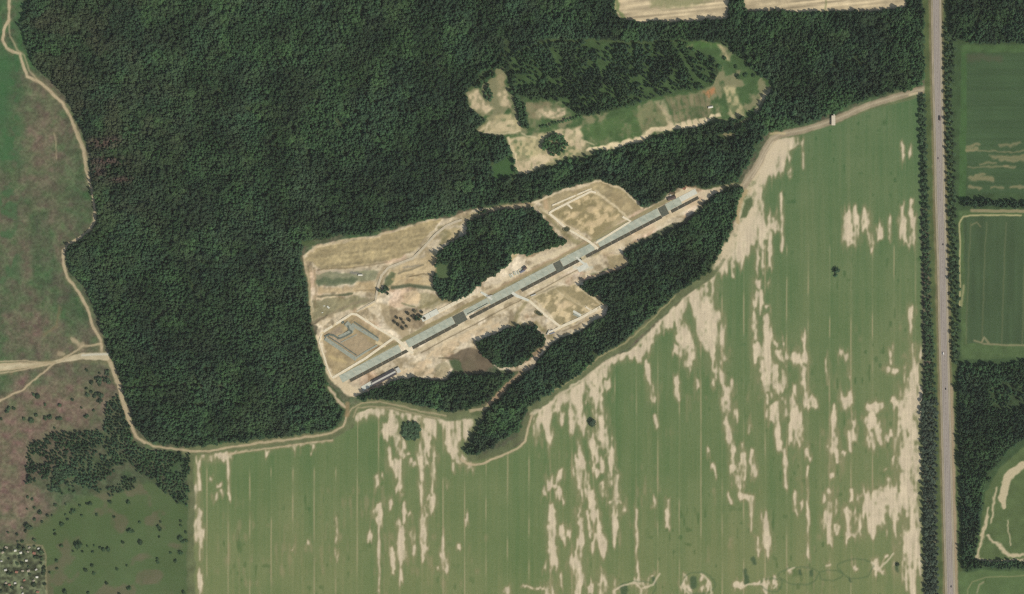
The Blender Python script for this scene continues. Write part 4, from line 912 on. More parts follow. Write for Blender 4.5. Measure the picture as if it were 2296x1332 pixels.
def planting_nodes():
    g = bpy.data.node_groups.new("planting", 'GeometryNodeTree')
    g.interface.new_socket("Geometry", in_out='INPUT', socket_type='NodeSocketGeometry'); g.interface.new_socket("Geometry", in_out='OUTPUT', socket_type='NodeSocketGeometry')
    N = g.nodes.new; L = g.links.new
    i = N("NodeGroupInput"); o = N("NodeGroupOutput"); ci = N("GeometryNodeCollectionInfo"); ci.inputs["Collection"].default_value = kinds
    ci.inputs["Separate Children"].default_value = True; ci.inputs["Reset Children"].default_value = True
    ip = N("GeometryNodeInstanceOnPoints"); ip.inputs["Pick Instance"].default_value = True
    def at(nm, ty):
        a = N("GeometryNodeInputNamedAttribute"); a.data_type = ty; a.inputs["Name"].default_value = nm; return a.outputs["Attribute"]
    L(i.outputs[0], ip.inputs["Points"]); L(ci.outputs[0], ip.inputs["Instance"]); L(at("kind_index", 'INT'), ip.inputs["Instance Index"])
    ro = N("ShaderNodeCombineXYZ"); L(at("turn", 'FLOAT'), ro.inputs["Z"]); L(ro.outputs[0], ip.inputs["Rotation"]); L(at("size", 'FLOAT_VECTOR'), ip.inputs["Scale"])
    L(ip.outputs[0], o.inputs[0]); return g
PLANT = planting_nodes()

def jgrid(x0, y0, x1, y1, d, seed):
    r = np.random.default_rng(seed); P = []
    ys = np.arange(y0, y1, d * .87)
    for j, y in enumerate(ys):
        xs = np.arange(x0 + (d / 2 if j % 2 else 0), x1, d); P.append(np.stack([xs + (r.random(len(xs)) - .5) * d * .75, y + (r.random(len(xs)) - .5) * d * .7], -1))
    return np.concatenate(P), r
def wood_tints(px, py, r, nm):
    n = len(px)
    base = np.array([68, 90, 60.]); cool = np.array([66, 86, 63.]); lite = np.array([80, 104, 64.]); brn = np.array([92, 90, 68.]); red = np.array([112, 84, 78.])
    a = fbm(px, py, 70, 201); b = fbm(px, py, 34, 211); c = fbm(px, py, 120, 221)
    t = base + (cool - base) * sstep(.35, .65, a)[:, None]
    k = sstep(.56, .74, b)[:, None] * .7; t = t + (lite - t) * k
    t = t * (.86 + .30 * sstep(.3, .7, fbm(px, py, 58, 208)))[:, None]
    wq = np.zeros(n)
    if nm == "great": wq = sstep(560, 150, px) * sstep(640, 400, py) * sstep(.40, .62, fbm(px, py, 45, 231)) * .8 + .35 * sstep(.55, .7, fbm(px, py, 38, 241)) * sstep(1000, 700, px)
    else: wq = .35 * sstep(.58, .72, fbm(px, py, 30, 241))
    if nm == "northeast" or nm == "great": wq = np.maximum(wq, .3 * sstep(.55, .7, fbm(px, py, 40, 251)))
    t = t + (brn - t) * (.75 * wq)[:, None]
    rq = np.zeros(n)
    if nm == "great":
        for (cx, cy, rx, ry) in [(232,322,38,12),(255,315,20,10),(240,362,46,12),(272,403,30,8),(225,385,20,14),(710,740,16,10)]: rq = np.maximum(rq, np.exp(-(((px - cx) / rx) ** 2 + ((py - cy) / ry) ** 2)))
        for (cx, cy, rx, ry) in [(355,145,20,7),(340,190,20,12),(300,700,20,8),(420,215,25,12)]: wq = np.maximum(wq, .7 * np.exp(-(((px - cx) / rx) ** 2 + ((py - cy) / ry) ** 2)))
    t = t + (red - t) * (rq * (r.random(n) < .8))[:, None]
    t = t * np.array([.77, .84, .82]) * (.88 + .24 * r.random(n))[:, None] * (.94 + .12 * c)[:, None]
    return t, k[:, 0], wq
WOOD_TEXT = {
 "great": ("large dark green pine and mixed wood filling the northwest around the site", "wood"), "south": ("dark elongated wood between the concrete strip and the big green field", "wood"),
 "gully": ("dark wood strip between the round field edge and the sandy site's south end", "wood"), "inner": ("dark conifer wood enclosed by the sandy site, northwest of the strip", "wood"),
 "round": ("small rounded conifer wood on the southeast side of the concrete strip", "wood"), "northeast": ("dark wood in the top corner east of the highway", "wood"),
 "southeast": ("dark wood east of the highway beside the curved pale field", "wood"), "shelter": ("straight shelter belt between the two dark eastern fields", "tree belt"),
 "hedge": ("narrow tree belt along the south edge of the curved pale field", "tree belt"), "scrub": ("patchy young wood and scrub south of the rutted sand track", "young wood"),
}
def plant(nm, pts, tints, kidx, turn, size, label, cat):
    me = bpy.data.meshes.new(nm); me.vertices.add(len(pts)); me.vertices.foreach_set("co", np.asarray(pts, np.float32).ravel())
    a = me.attributes.new("kind_index", 'INT', 'POINT'); a.data.foreach_set("value", kidx.astype(np.int32))
    a = me.attributes.new("turn", 'FLOAT', 'POINT'); a.data.foreach_set("value", turn.astype(np.float32))
    a = me.attributes.new("size", 'FLOAT_VECTOR', 'POINT'); a.data.foreach_set("vector", size.astype(np.float32).ravel())
    a = me.attributes.new("tint", 'FLOAT_COLOR', 'POINT'); a.data.foreach_set("color", np.concatenate([lin(tints) * ALB, np.ones((len(pts), 1))], 1).astype(np.float32).ravel())
    o = bpy.data.objects.new(nm, me); COL.objects.link(o)
    mo = o.modifiers.new("planting", 'NODES'); mo.node_group = PLANT
    return tag(o, label, cat, kind="stuff")
total = 0
for i, (nm, poly) in enumerate(WOODS.items()):
    xs = [p[0] for p in poly]; ys = [p[1] for p in poly]
    d = 5.6 if nm != "scrub" else 6.2
    P, r = jgrid(max(-97, min(xs) - 8), max(-97, min(ys) - 8), min(2393, max(xs) + 8), min(1429, max(ys) + 8), d, 300 + i)
    px, py = P[:, 0], P[:, 1]
    ok = (look(FINE.wood, px, py) == i + 1) & (look(FINE.dens, px, py) > .5) & (look(FINE.lab, px, py) == LAB["forest_floor"] if nm != "scrub" else look(FINE.lab, px, py) != LAB["dirt_road"])
    gap = fbm(px, py, 20, 261) - .21 * (nm == 'great') * ((px > 1130) & (px < 1640) & (py > 92) & (py < 250))
    ok &= (gap > .27) | (r.random(len(px)) < .3)
    if nm == "scrub": ok &= fbm(px, py, 34, 271, 3, .7) + .3 * sstep(150, 330, px) * sstep(1080, 1000, py) + .06 > .5
    if nm == "southeast": ok &= ~((((px - 2262) / 46) ** 2 + ((py - 890) / 34) ** 2 < 1) & (r.random(len(px)) < .6))
    px, py = px[ok], py[ok]; n = len(px)
    young = (nm == "great") * ((px > 1130) & (px < 1640) & (py > 92) & (py < 250)) * 1.0
    tn, lt, br = wood_tints(px, py, r, nm)
    tn = tn * (1 - .06 * young[:, None])
    kidx = np.where(r.random(n) < .10 + .75 * lt + .3 * br, 6 + r.integers(0, 4, n), r.integers(0, 6, n))
    s = (.74 + .42 * r.random(n)) * (.86 + .34 * fbm(px, py, 30, 281)) * (1 - .22 * young) * (.70 if nm == "scrub" else 1.0) * (.9 if nm in ("shelter", "hedge", "southeast") else 1)
    h = s * (.88 + .26 * r.random(n)) * (.78 + .46 * fbm(px, py, 26, 291))
    h = h * (.80 + .44 * sstep(.30, .68, fbm(px, py, 13, 296, 2)))
    big = r.random(n) < .07; s = np.where(big, s * 1.4, s); h = np.where(big, h * 1.18, h)
    if nm == "scrub": h = h * .72
    pts = np.stack([px - CX, CY - py, np.full(n, -.1)], -1)
    plant(("wood" if WOOD_TEXT[nm][1] != "tree belt" else "tree_belt"), pts, tn, kidx, r.random(n) * 6.283, np.stack([s * .90, s * .90, h], -1), *WOOD_TEXT[nm])
    total += n
print("trees in the woods:", total)

# ---- single trees: belts beside the highway, copses, lone trees
def make_tree(name, kd, seed):
    root = empty(name, (0, 0, 0))
    m = trunk_mb(kd, seed); m.build("trunk", BARK, root)
    c = bpy.data.objects.new("crown", leafy_mesh(crown_mb(kd, seed), "crown", LEAF_O)); COL.objects.link(c); c.parent = root
    return root
PROTO = {}
def put_tree(name, kd, px, py, s, hz, tint, label, group, cat="tree"):
    v = int(RNG.integers(0, 4)); key = (name, kd, v)
    tc = tint_of(np.array(tint) * (.82 + .36 * RNG.random()))
    loc = P3(px, py, ground_z(px, py) - .1)
    if key not in PROTO:
        PROTO[key] = t = make_tree(name, kd, 500 + v + (20 if kd == "broad" else 0)); tag(t, label, cat, group)
        t.location = loc; t.rotation_euler = (0, 0, RNG.random() * 6.28); t.scale = (s, s, s * hz)
        for c in t.children: c.color = (*tc, 1)
        return t
    t = copy_tree(PROTO[key], loc, RNG.random() * 6.28, (s, s, s * hz), label, group, tc); t["category"] = cat
    return t
def along(pts, y):
    for (a, b) in zip(pts[:-1], pts[1:]):
        if a[1] <= y <= b[1]: return a[0] + (b[0] - a[0]) * (y - a[1]) / (b[1] - a[1])
    return pts[-1][0]
def belt(west, east, y0, y1, dx, dy):
    out = []; y = y0; j = 0
    while y < y1:
        a, b = along(west, y), along(east, y); n = max(1, int(round((b - a) / dx)))
        for k in range(n):
            out.append((a + (b - a) * (k + .5 + .5 * ((j % 2) - .5)) / n + (RNG.random() - .5) * 2.4, y + (RNG.random() - .5) * dy * .7))
        y += dy; j += 1
    return out
RW = ([(2060,216),(2063,330),(2067,450),(2070,650),(2073,780),(2070,870),(2063,930),(2066,1000),(2069,1120),(2074,1340)], [(2074,216),(2077,330),(2081,450),(2087,650),(2094,780),(2097,870),(2103,930),(2100,1000),(2100,1120),(2104,1340)])
RE = ([(2117,66),(2118,200),(2121,330),(2125,450),(2128,600),(2133,720),(2136,830)], [(2146,66),(2136,200),(2140,330),(2143,450),(2150,600),(2153,720),(2150,830)])
wbelt = belt(*RW, 216, 900, 7.6, 7.6)
ebelt = belt(*RE, 66, 820, 8.6, 9.0)
def pick(lst, n):
    idx = set(np.round(np.linspace(0, len(lst) - 1, min(n, len(lst)))).astype(int).tolist()); return [p for i, p in enumerate(lst) if i in idx], [p for i, p in enumerate(lst) if i not in idx]
w_in, w_rest = pick(wbelt, 105); e_in, e_rest = pick(ebelt, 105)
for (x, y) in w_in: put_tree("belt_tree", "broad" if RNG.random() < .6 else "conifer", x, y, .80 + .2 * RNG.random(), .72, (60, 80, 55), "dark green tree in the narrow belt on the west side of the highway", "trees in the belt west of the highway")
for (x, y) in e_in: put_tree("belt_tree", "broad" if RNG.random() < .6 else "conifer", x, y, .84 + .22 * RNG.random(), .72, (60, 79, 54), "dark green tree in the belt on the east side of the highway", "trees in the belt east of the highway")
def plant_list(lst, label, cat, tint, seed):
    r = np.random.default_rng(seed); n = len(lst); a = np.array(lst); s = .78 + .24 * r.random(n)
    plant("tree_belt", np.stack([a[:, 0] - CX, CY - a[:, 1], np.full(n, -.1)], -1), np.array(tint) * (.82 + .36 * r.random(n))[:, None], np.where(r.random(n) < .55, 6 + r.integers(0, 4, n), r.integers(0, 6, n)), r.random(n) * 6.28, np.stack([s, s, s * (.7 + .3 * r.random(n))], -1), label, cat)
plant_list(w_rest, "close rows of trees filling the upper belt west of the highway", "tree belt", (60., 80., 55.), 41)
plant_list(e_rest, "close rows of trees filling the belt east of the highway", "tree belt", (60., 79., 54.), 42)
plant_list(belt(*RW, 900, 1425, 7.4, 7.6), "wide tree belt along the lower western side of the highway", "tree belt", (66., 78., 64.), 43)
def disc(cx, cy, rx, ry, d):
    P, _ = jgrid(cx - rx, cy - ry, cx + rx, cy + ry, d, int(cx)); return [p for p in P if ((p[0] - cx) / rx) ** 2 + ((p[1] - cy) / ry) ** 2 < 1]
for p in disc(922, 966, 20.5, 20.5, 6.2): put_tree("copse_tree", "broad", p[0], p[1], .86 + .2 * RNG.random(), .62, (64, 84, 60), "tree of the round dark copse standing in the bare part of the green field", "trees of the round field copse")
for p in disc(1243, 324, 27, 25, 7.6): put_tree("copse_tree", "broad" if RNG.random() < .5 else "conifer", p[0], p[1], .92 + .2 * RNG.random(), .85, (62, 88, 56), "tree of the oval copse inside the northern clearing", "trees of the oval clearing copse")
for p in disc(1096, 208, 11, 18, 7.4): put_tree("copse_tree", "conifer", p[0], p[1], .9 + .2 * RNG.random(), .8, (62, 84, 58), "tree of the small clump between two sandy plots in the clearing's west", "trees between the sandy clearing plots")
for k in range(17):
    y = 178 + 6.6 * k; put_tree("row_tree", "conifer" if k % 3 else "broad", 1150 + 1.65 * k + RNG.normal() * 2, y, .9 + .2 * RNG.random(), .8, (62, 84, 56), "tree in the single row dividing the sandy clearing plots", "trees in the dividing row")
for k in range(14): put_tree("row_tree", "broad", 1214 + 6.8 * k, 285 - 1.75 * k + RNG.normal() * 1.5, .62 + .2 * RNG.random(), .7, (66, 92, 58), "small tree in the low row leading east from the oval copse", "trees in the low row by the copse")
for p in disc(863, 652, 15, 8, 7) + disc(940, 712, 8, 7, 7): put_tree("site_tree", "conifer", p[0], p[1], .8 + .2 * RNG.random(), .8, (62, 80, 58), "dark tree left standing on the sandy site beside the winding track", "trees left standing on the site")
for p in [(885,722),(893,728),(900,716),(906,724),(912,732),(918,718),(925,710),(932,716),(938,708),(946,700),(952,714),(903,736),(890,712),(915,703),(930,698)]:
    put_tree("felled_plot_tree", "broad", p[0], p[1], .6 + .3 * RNG.random(), .6, (78, 76, 60), "thin brownish tree in the half cleared plot northwest of the strip", "trees of the half cleared plot")

# ---- bushes
BUSH = []
def put_bush(px, py, s, tint, label, group, name="bush", cat="bush"):
    if len(BUSH) < 5:
        o = bpy.data.objects.new(name, leafy_mesh(crown_mb("bush", 700 + len(BUSH)), "bush", LEAF_O)); BUSH.append(o)
    else:
        o = BUSH[int(RNG.integers(0, 5))].copy(); o.name = name
    COL.objects.link(o); o.location = P3(px, py, ground_z(px, py) - .2); o.rotation_euler = (0, 0, RNG.random() * 6.28); o.scale = (s, s * (.8 + .4 * RNG.random()), s)
    o.color = (*tint_of(np.array(tint) * (.8 + .4 * RNG.random())), 1)
    return tag(o, label, cat, group)
put_bush(1328, 948, 3.0, (56, 70, 54), "lone dark round bush in the pale soil below the long wood", None, "lone_bush")
put_bush(1876, 606, 2.6, (60, 84, 60), "lone dark bush standing in the green upper part of the field", None, "lone_bush")
put_bush(2013, 1266, 1.7, (60, 70, 52), "lone dark bush at the field's southeast corner beside the pale strip", None, "lone_bush")
put_bush(1874, 618, 1.6, (62, 88, 62), "small dark shrub just south of the lone upper field bush", None, "lone_bush")
Z3 = 2.948
for (zx, zy, s) in [(185,692,1.1),(215,705,1.2),(265,795,1.8),(315,812,1.3),(345,813,1),(230,838,1.3),(280,855,1.1),(185,885,2.6),(205,895,1.8),(170,915,1.2),(55,925,1.1),(115,938,1.2),(230,762,1.3),(370,745,1.5),(435,738,1),(180,770,.9),(362,236,1),(575,157,1.8),(560,160,1.1),(395,85,1.5),(400,172,1.7),(330,165,1.9),(380,172,1.4),(210,185,2.2),(160,175,1.4),(300,170,1.6),(240,150,1.5),(50,125,1.5),(95,105,1.6),(250,25,2),(225,15,1.4),(10,175,1.2),(60,108,1.8),(300,80,1.2),(620,120,1.2),(480,50,1.3),(540,100,1)]:
    put_bush(zx / Z3, 880 + zy / Z3, s, (60, 76, 54), "dark bush dotted over the brown heath near the left edge", "bushes on the brown heath")
for (zx, zy, s) in [(530,747,1.2),(490,785,2.2),(470,798,1.2),(545,815,1.2),(640,808,1.2),(435,808,1),(448,838,1.1),(410,870,1.6),(405,880,1.1),(362,912,1.1),(365,938,1.3),(410,1014,1.4),(522,1008,3.0),(580,1015,1.1),(625,1012,1),(685,1040,1.5),(715,1035,1.6),(720,1045,1.2),(545,1052,1.1),(615,1053,1.2),(482,1048,.9),(815,990,1.5),(930,992,2),(862,914,1.9),(850,725,1.7),(730,725,1.4),(600,735,1.6),(575,737,1.2),(755,823,1.2),(925,858,1.1),(1062,855,1),(1195,850,1.1),(1050,890,1.8),(1062,905,1.6),(1055,955,1.1),(1197,880,1.2),(1195,965,2),(1210,985,1.9),(1195,1060,2),(1230,925,1.2),(1045,1122,1.4),(1040,1100,1.1),(775,1168,1.3),(610,1145,1.4),(568,1175,1.5),(625,1195,1.4),(375,1112,1.5),(378,1163,1.2),(332,1190,1.2),(855,1295,1.8),(705,1260,1.3),(840,1145,1),(430,1315,1.8),(1215,1320,1.4),(585,1325,1.3),(790,1330,1.3),(1130,1060,1.2),(1160,1115,1.3),(1235,980,1.3),(230,975,1.6),(150,985,1.4),(880,918,1.4),(660,1025,1)]:
    put_bush(zx / Z3, 880 + zy / Z3, s, (58, 78, 52), "dark bush scattered over the green meadow below the young wood", "bushes on the green meadow")
for k in range(46):
    x = 100 + 75 * RNG.random(); y = 1042 + 60 * RNG.random()
    if (x - 60) / 40 > (1100 - y) / 60 - .6: put_bush(x, y, 1.0 + 1.3 * RNG.random(), (60, 78, 56), "dark bush on pale ground at the ragged west edge of the young wood", "bushes at the young wood's edge")
for k in range(26):
    x = 190 + 55 * RNG.random(); y = 825 + 75 * RNG.random()
    put_bush(x, y, .9 + 1.1 * RNG.random(), (62, 76, 56), "dark bush on the heath south of the rutted sand track", "bushes south of the sand track")
for (zx, zy, s) in [(435,40,1),(850,165,1.2),(480,180,2.2),(590,225,1.4),(20,270,1.5),(130,250,1.6),(1010,300,2.2),(860,435,1.6),(920,430,1.4),(1030,465,1.6),(215,470,1.2),(490,430,1.6),(580,355,1.2),(430,590,1.4),(550,575,1.7),(240,825,1.8),(200,830,1.3),(300,825,1.2),(1095,680,1.5),(1085,760,1.8),(1070,830,1.6),(1100,1090,1.5),(1020,580,1.2),(730,850,1.1),(140,1120,1.4),(320,1190,1.3),(280,1160,1.2),(840,1100,2),(20,1250,1.5),(700,660,1.1)]:
    put_bush(zx / 10.92, 1210 + zy / 10.92, s * .95, (58, 72, 50), "dark fruit tree or shrub among the allotment plots", "shrubs of the allotments", "garden_shrub", "shrub")
for p in [(1625,130),(1650,150),(1672,168),(1612,150),(1690,170),(1655,172),(1580,130),(1555,112),(1600,168)]: put_bush(p[0], p[1], 1.5 + RNG.random(), (62, 88, 56), "bush on the green slope in the northeast arm of the clearing", "bushes in the clearing's arm")

# ------------------------------------------------------------------ buildings
WALLP = noise_mat("pale_wall", (190, 186, 172), .06, 1.0); WALLG = noise_mat("grey_wall", (140, 136, 126), .08, 1.0)
R_DARK = noise_mat("dark_roof", (78, 74, 76), .14, .6); R_PALE = noise_mat("pale_roof", (190, 187, 176), .05, .6); R_WHITE = noise_mat("white_roof", (214, 211, 196), .04, .6)
R_BROWN = noise_mat("brown_roof", (98, 86, 80), .14, .6); R_BLUE = noise_mat("slate_roof", (124, 126, 136), .12, .6); R_OLIVE = noise_mat("olive_roof", (96, 88, 68), .15, .6); R_RUST = noise_mat("rust_roof", (150, 108, 90), .12, .6)
DOOR = noise_mat("door_paint", (84, 88, 82), .1, 1.0); GLASS = noise_mat("window_glass", (46, 54, 60), .1, 1.0, .2); METAL = noise_mat("grey_metal", (150, 150, 146), .06, 1.0, .5); TYRE = noise_mat("tyre", (34, 34, 34), .1, 2.0)
def building(name, label, cat, px, py, ln, wd, ang, h, roof, wall=None, gable=1.6, group=None):
    """ang: degrees anticlockwise from east."""
    r = empty(name, P3(px, py, ground_z(px, py) - .1), math.radians(ang), label, cat, group)
    wall = wall or WALLP; a, b = ln / 2, wd / 2
    m = MB(); m.box(-a + .2, -b + .2, -.4, a - .2, b - .2, h)
    if gable:
        for s in (-1, 1): m.quad3([(s * (a - .2), -b + .2, h), (s * (a - .2), b - .2, h), (s * (a - .2), 0, h + gable * .92)])
    m.build("wall", wall, r)
    m = MB(); t = .22
    if gable:
        for s in (-1, 1):
            m.quad3([(-a, s * b, h), (a, s * b, h), (a, 0, h + gable), (-a, 0, h + gable)]); m.quad3([(-a, s * b, h + t), (a, s * b, h + t), (a, 0, h + gable + t), (-a, 0, h + gable + t)])
            m.quad3([(-a, s * b, h), (a, s * b, h), (a, s * b, h + t), (-a, s * b, h + t)])
            for e in (-a, a): m.quad3([(e, s * b, h), (e, 0, h + gable), (e, 0, h + gable + t), (e, s * b, h + t)])
    else: m.box(-a, -b, h, a, b, h + .35)
    m.build("roof", roof, r)
    m = MB(); m.box(-min(1.2, ln * .2), -b + .06, -.3, min(1.2, ln * .2), -b + .2, min(2.2, h * .8)); m.build("door", DOOR, r)
    if ln > 6:
        for k in (-1, 1):
            m = MB(); m.box(k * ln * .3 - .6, -b + .1, h * .4, k * ln * .3 + .6, -b + .2, h * .78); m.build("window", GLASS, r)
    return r
# long shed south-east of the strip: two dark roof halves with a pale ridge between
shed = empty("long_shed", P3(863, 845.5), RUN_A, "long shed with two dark roof bands and a pale ridge, beside the strip's south end", "shed")
m = MB(); m.box(-32, -6.6, -.4, 27, 6.6, 3.2); m.build("wall", WALLG, shed)
def slope(y0, y1, z0, z1, x0, x1):
    q = MB(); q.quad3([(x0, y0, z0), (x1, y0, z0), (x1, y1, z1), (x0, y1, z1)]); q.quad3([(x0, y0, z0 + .3), (x1, y0, z0 + .3), (x1, y1, z1 + .3), (x0, y1, z1 + .3)])
    for (ya, za) in ((y0, z0), (y1, z1)): q.quad3([(x0, ya, za), (x1, ya, za), (x1, ya, za + .3), (x0, ya, za + .3)])
    for xa in (x0, x1): q.quad3([(xa, y0, z0), (xa, y1, z1), (xa, y1, z1 + .3), (xa, y0, z0 + .3)])
    return q
slope(2.0, 6.9, 3.9, 3.25, -30, 27).build("roof", R_DARK, shed); slope(-6.9, -2.0, 3.25, 3.9, -32.5, 27).build("roof", R_DARK, shed)
m = MB(); m.box(-32.5, -1.95, 3.3, 27, 1.95, 4.3); m.build("ridge_roof", R_PALE, shed)
building("gatehouse_annex", "small white flat roofed building at the northeast end of the long dark shed", "building", 893, 830, 9, 12, math.degrees(RUN_A), 4.0, R_PALE, gable=0)
band("concrete_apron", [(812,872),(836,858)], 11, -.4, .45, CONC2)
building("workshop", "dark brown roofed workshop on the sand north of the strip's middle", "building", 1177, 601.5, 9, 7, math.degrees(RUN_A) + 8, 4.2, R_BROWN)
building("slate_roof_shed", "low slate roofed shed adjoining the brown workshop", "shed", 1172, 608, 13, 4.6, math.degrees(RUN_A) + 4, 3.2, R_BLUE, gable=.8)
def slab_stack(px, py, ln, wd, ang, n, mat, label, group, name="slab_stack"):
    r = empty(name, P3(px, py, ground_z(px, py) - .1), math.radians(ang), label, "slab stack", group)
    for k in range(n):
        q = MB(); j = .12 * math.sin(k * 2.1 + px); q.box(-ln / 2 + j, -wd / 2 - j * .5, .36 * k, ln / 2 + j, wd / 2 - j * .5, .36 * k + .3); q.build("slab", mat, r)
    return r
for k in range(7):
    slab_stack(1144 + 4.4 * k, 618.5 - 2.1 * k + 1.2 * math.sin(k * 2), 8.5 - .5 * (k % 3), 2.9, -66 + 3 * math.sin(k), 3 + k % 3, CONC2 if k % 2 else CONC, "stack of pale concrete slabs lying in the row west of the workshop", "slab stacks beside the workshop")
slab_stack(1294, 702.5, 20, 5.2, -29, 4, CONC2, "long pale slab stack lying inside the southeast square", None)
band("concrete_apron", [(1286,703),(1302,711)], 6, -.3, .35, CHAN)
building("brown_shed", "long dark brown roofed shed by the strip's northeast end", "shed", 1506, 444.5, 19, 7.5, 17, 3.6, R_BROWN)
building("olive_hut", "olive roofed hut behind the brown shed at the wood's edge", "hut", 1507.5, 432.5, 13, 7, -18, 3.4, R_OLIVE)
building("white_hut", "tiny pale hut squeezed between the olive hut and the brown shed", "hut", 1503, 437.5, 4, 3, 17, 2.6, R_PALE, gable=.6)
building("rust_roof_shed", "rusty roofed shed at the forest edge north of the strip's end", "shed", 1531, 420.5, 14, 7, -30, 3.2, R_RUST)
building("white_tent", "white tent standing in the grassy part of the sandy site", "tent", 808, 616.5, 9.5, 4.2, 2, 2.2, R_WHITE, gable=1.4)
building("white_shed", "white roofed shed in the eastern fields of the clearing", "shed", 1593, 240.5, 11, 4.2, 12, 2.6, R_WHITE, gable=1.0)
building("forest_hut", "pale roofed hut at the end of the forest track north of the clearing", "hut", 1619, 81, 5, 5, 10, 2.8, R_PALE, gable=1.0)
for (x, y, a, s, l) in [(727,686,10,4,"smaller pale panel stack in the grass at the site's west edge"),(736,689,-40,7,"larger tilted pale panel stack in the grass at the site's west edge"),(723,701,20,3.6,"pale panel stack nearest the brown bank at the site's west edge")]:
    slab_stack(x, y, s, s * .5, a, 3, CONC2, l, None, "panel_stack")
# checkpoint canopy across the access road
R_CANOPY = noise_mat("canopy_roof", (206, 194, 172), .05, .6)
cp = empty("checkpoint_canopy", P3(1868, 270.5), 0, "pale canopy of a checkpoint standing across the access road", "canopy")
m = MB(); m.box(-4.2, -11, 5.0, 4.2, 11, 5.6); m.build("roof", R_CANOPY, cp)
m = MB(); m.box(.2, 10.9, 5.05, 3.4, 14.2, 5.45); m.build("roof_step", R_PALE, cp)
for sx in (-3.6, 3.6):
    for sy in (-9.8, 0, 9.8): q = MB(); q.tube((sx, sy, -.3), (sx, sy, 5.0), .22, .22, 8); q.build("post", METAL, cp)
m = MB(); m.box(-1.4, -9, -.2, 1.4, -5.4, 2.8); m.build("booth", WALLP, cp)
# containers in the southeast square's corner
def container(px, py, ang, mat, label):
    r = empty("container", P3(px, py, ground_z(px, py) - .1), math.radians(ang), label, "container")
    m = MB(); m.box(-6, -1.3, .1, 6, 1.3, 2.7); m.build("body", mat, r)
    q = MB()
    for k in range(12): q.box(-5.6 + k, -1.36, .3, -5.3 + k, 1.36, 2.5)
    q.build("corrugation", METAL, r)
    for s in (-1, 1): q = MB(); q.box(6, -1.25 if s < 0 else .04, .2, 6.08, -.04 if s < 0 else 1.25, 2.6); q.build("door", DOOR, r)
    return r
container(1234.5, 742.5, 22, R_WHITE, "white container in the south corner of the southeast square"); container(1238, 747, 20, R_BLUE, "grey container below the white one in the square's south corner"); container(1229, 745.5, 60, R_PALE, "pale container standing crosswise beside the white one"); container(1196, 662, 20, R_PALE, "pale container on the sand where the middle crossing meets the square"); container(1098, 664, 14, R_PALE, "pale container beside the crossing on the strip's middle")
# fire ponds
WATER = noise_mat("pond_water", (62, 66, 50), rough=.15, scale=.3, c2=(74, 78, 58))
BANK = noise_mat("pond_bank", (132, 124, 92), rough=1, scale=.4, c2=(112, 108, 80))
def pond(px, py, rx, ry, ang, label):
    r = empty("fire_pond", P3(px, py), math.radians(ang), label, "pond"); n = 24; m = MB(); w = MB()
    def ring(f, z): return [(rx * f * math.cos(2*math.pi*i/n) * (1 + .06 * math.sin(3*i)), ry * f * math.sin(2*math.pi*i/n) * (1 + .05 * math.cos(2*i)), z) for i in range(n)]
    R0, R1, R2 = ring(1.5, .2), ring(1.2, 1.1), ring(.98, .62)
    for a, b in ((R0, R1), (R1, R2)):
        for i in range(n): m.quad3([a[i], a[(i+1) % n], b[(i+1) % n], b[i]])
    w.quad3(ring(1.02, .75)); m.build("bank", BANK, r); w.build("water", WATER, r)
    return r
pond(1270, 514, 6, 4.4, 0, "small dark fire pond beside the road of the northern square"); pond(1208, 702, 8, 3.6, -25, "small dark fire pond beside the road of the southeast square")
# garden huts
GH = None
for k, (zx, zy, s, mt) in enumerate([(380,265,1,0),(515,318,1.05,0),(652,510,1,0),(950,215,.9,0),(42,525,.8,1),(140,740,1.1,1),(910,915,1.05,0),(375,1060,1,1),(560,760,1,2),(700,760,1.2,2),(410,790,1.2,3),(600,990,1,3),(240,1100,1,3),(890,730,.9,1),(930,1280,1.2,3),(150,1060,1.1,2),(840,330,1.3,3),(70,310,1.1,2),(690,295,.9,2),(560,1310,.8,1),(540,1170,1,2),(830,1000,1,2),(160,190,1.2,2),(720,190,1,2)]):
    rf = (R_WHITE, R_PALE, noise_mat("weathered_roof", (158, 148, 130), .1, .6) if k == 8 else bpy.data.materials.get("weathered_roof") or R_PALE, R_RUST)[mt]
    lab = ("white roofed", "pale roofed", "weathered tan roofed", "reddish roofed")[mt]
    building("garden_hut", lab + " garden hut among the allotment plots in the southwest corner", "hut", zx / 10.92, 1210 + zy / 10.92, 5.4 * s, 4.2 * s, 8 + 35 * math.sin(k * 3.1), 2.3, rf, gable=.9, group=lab + " garden huts of the allotments")

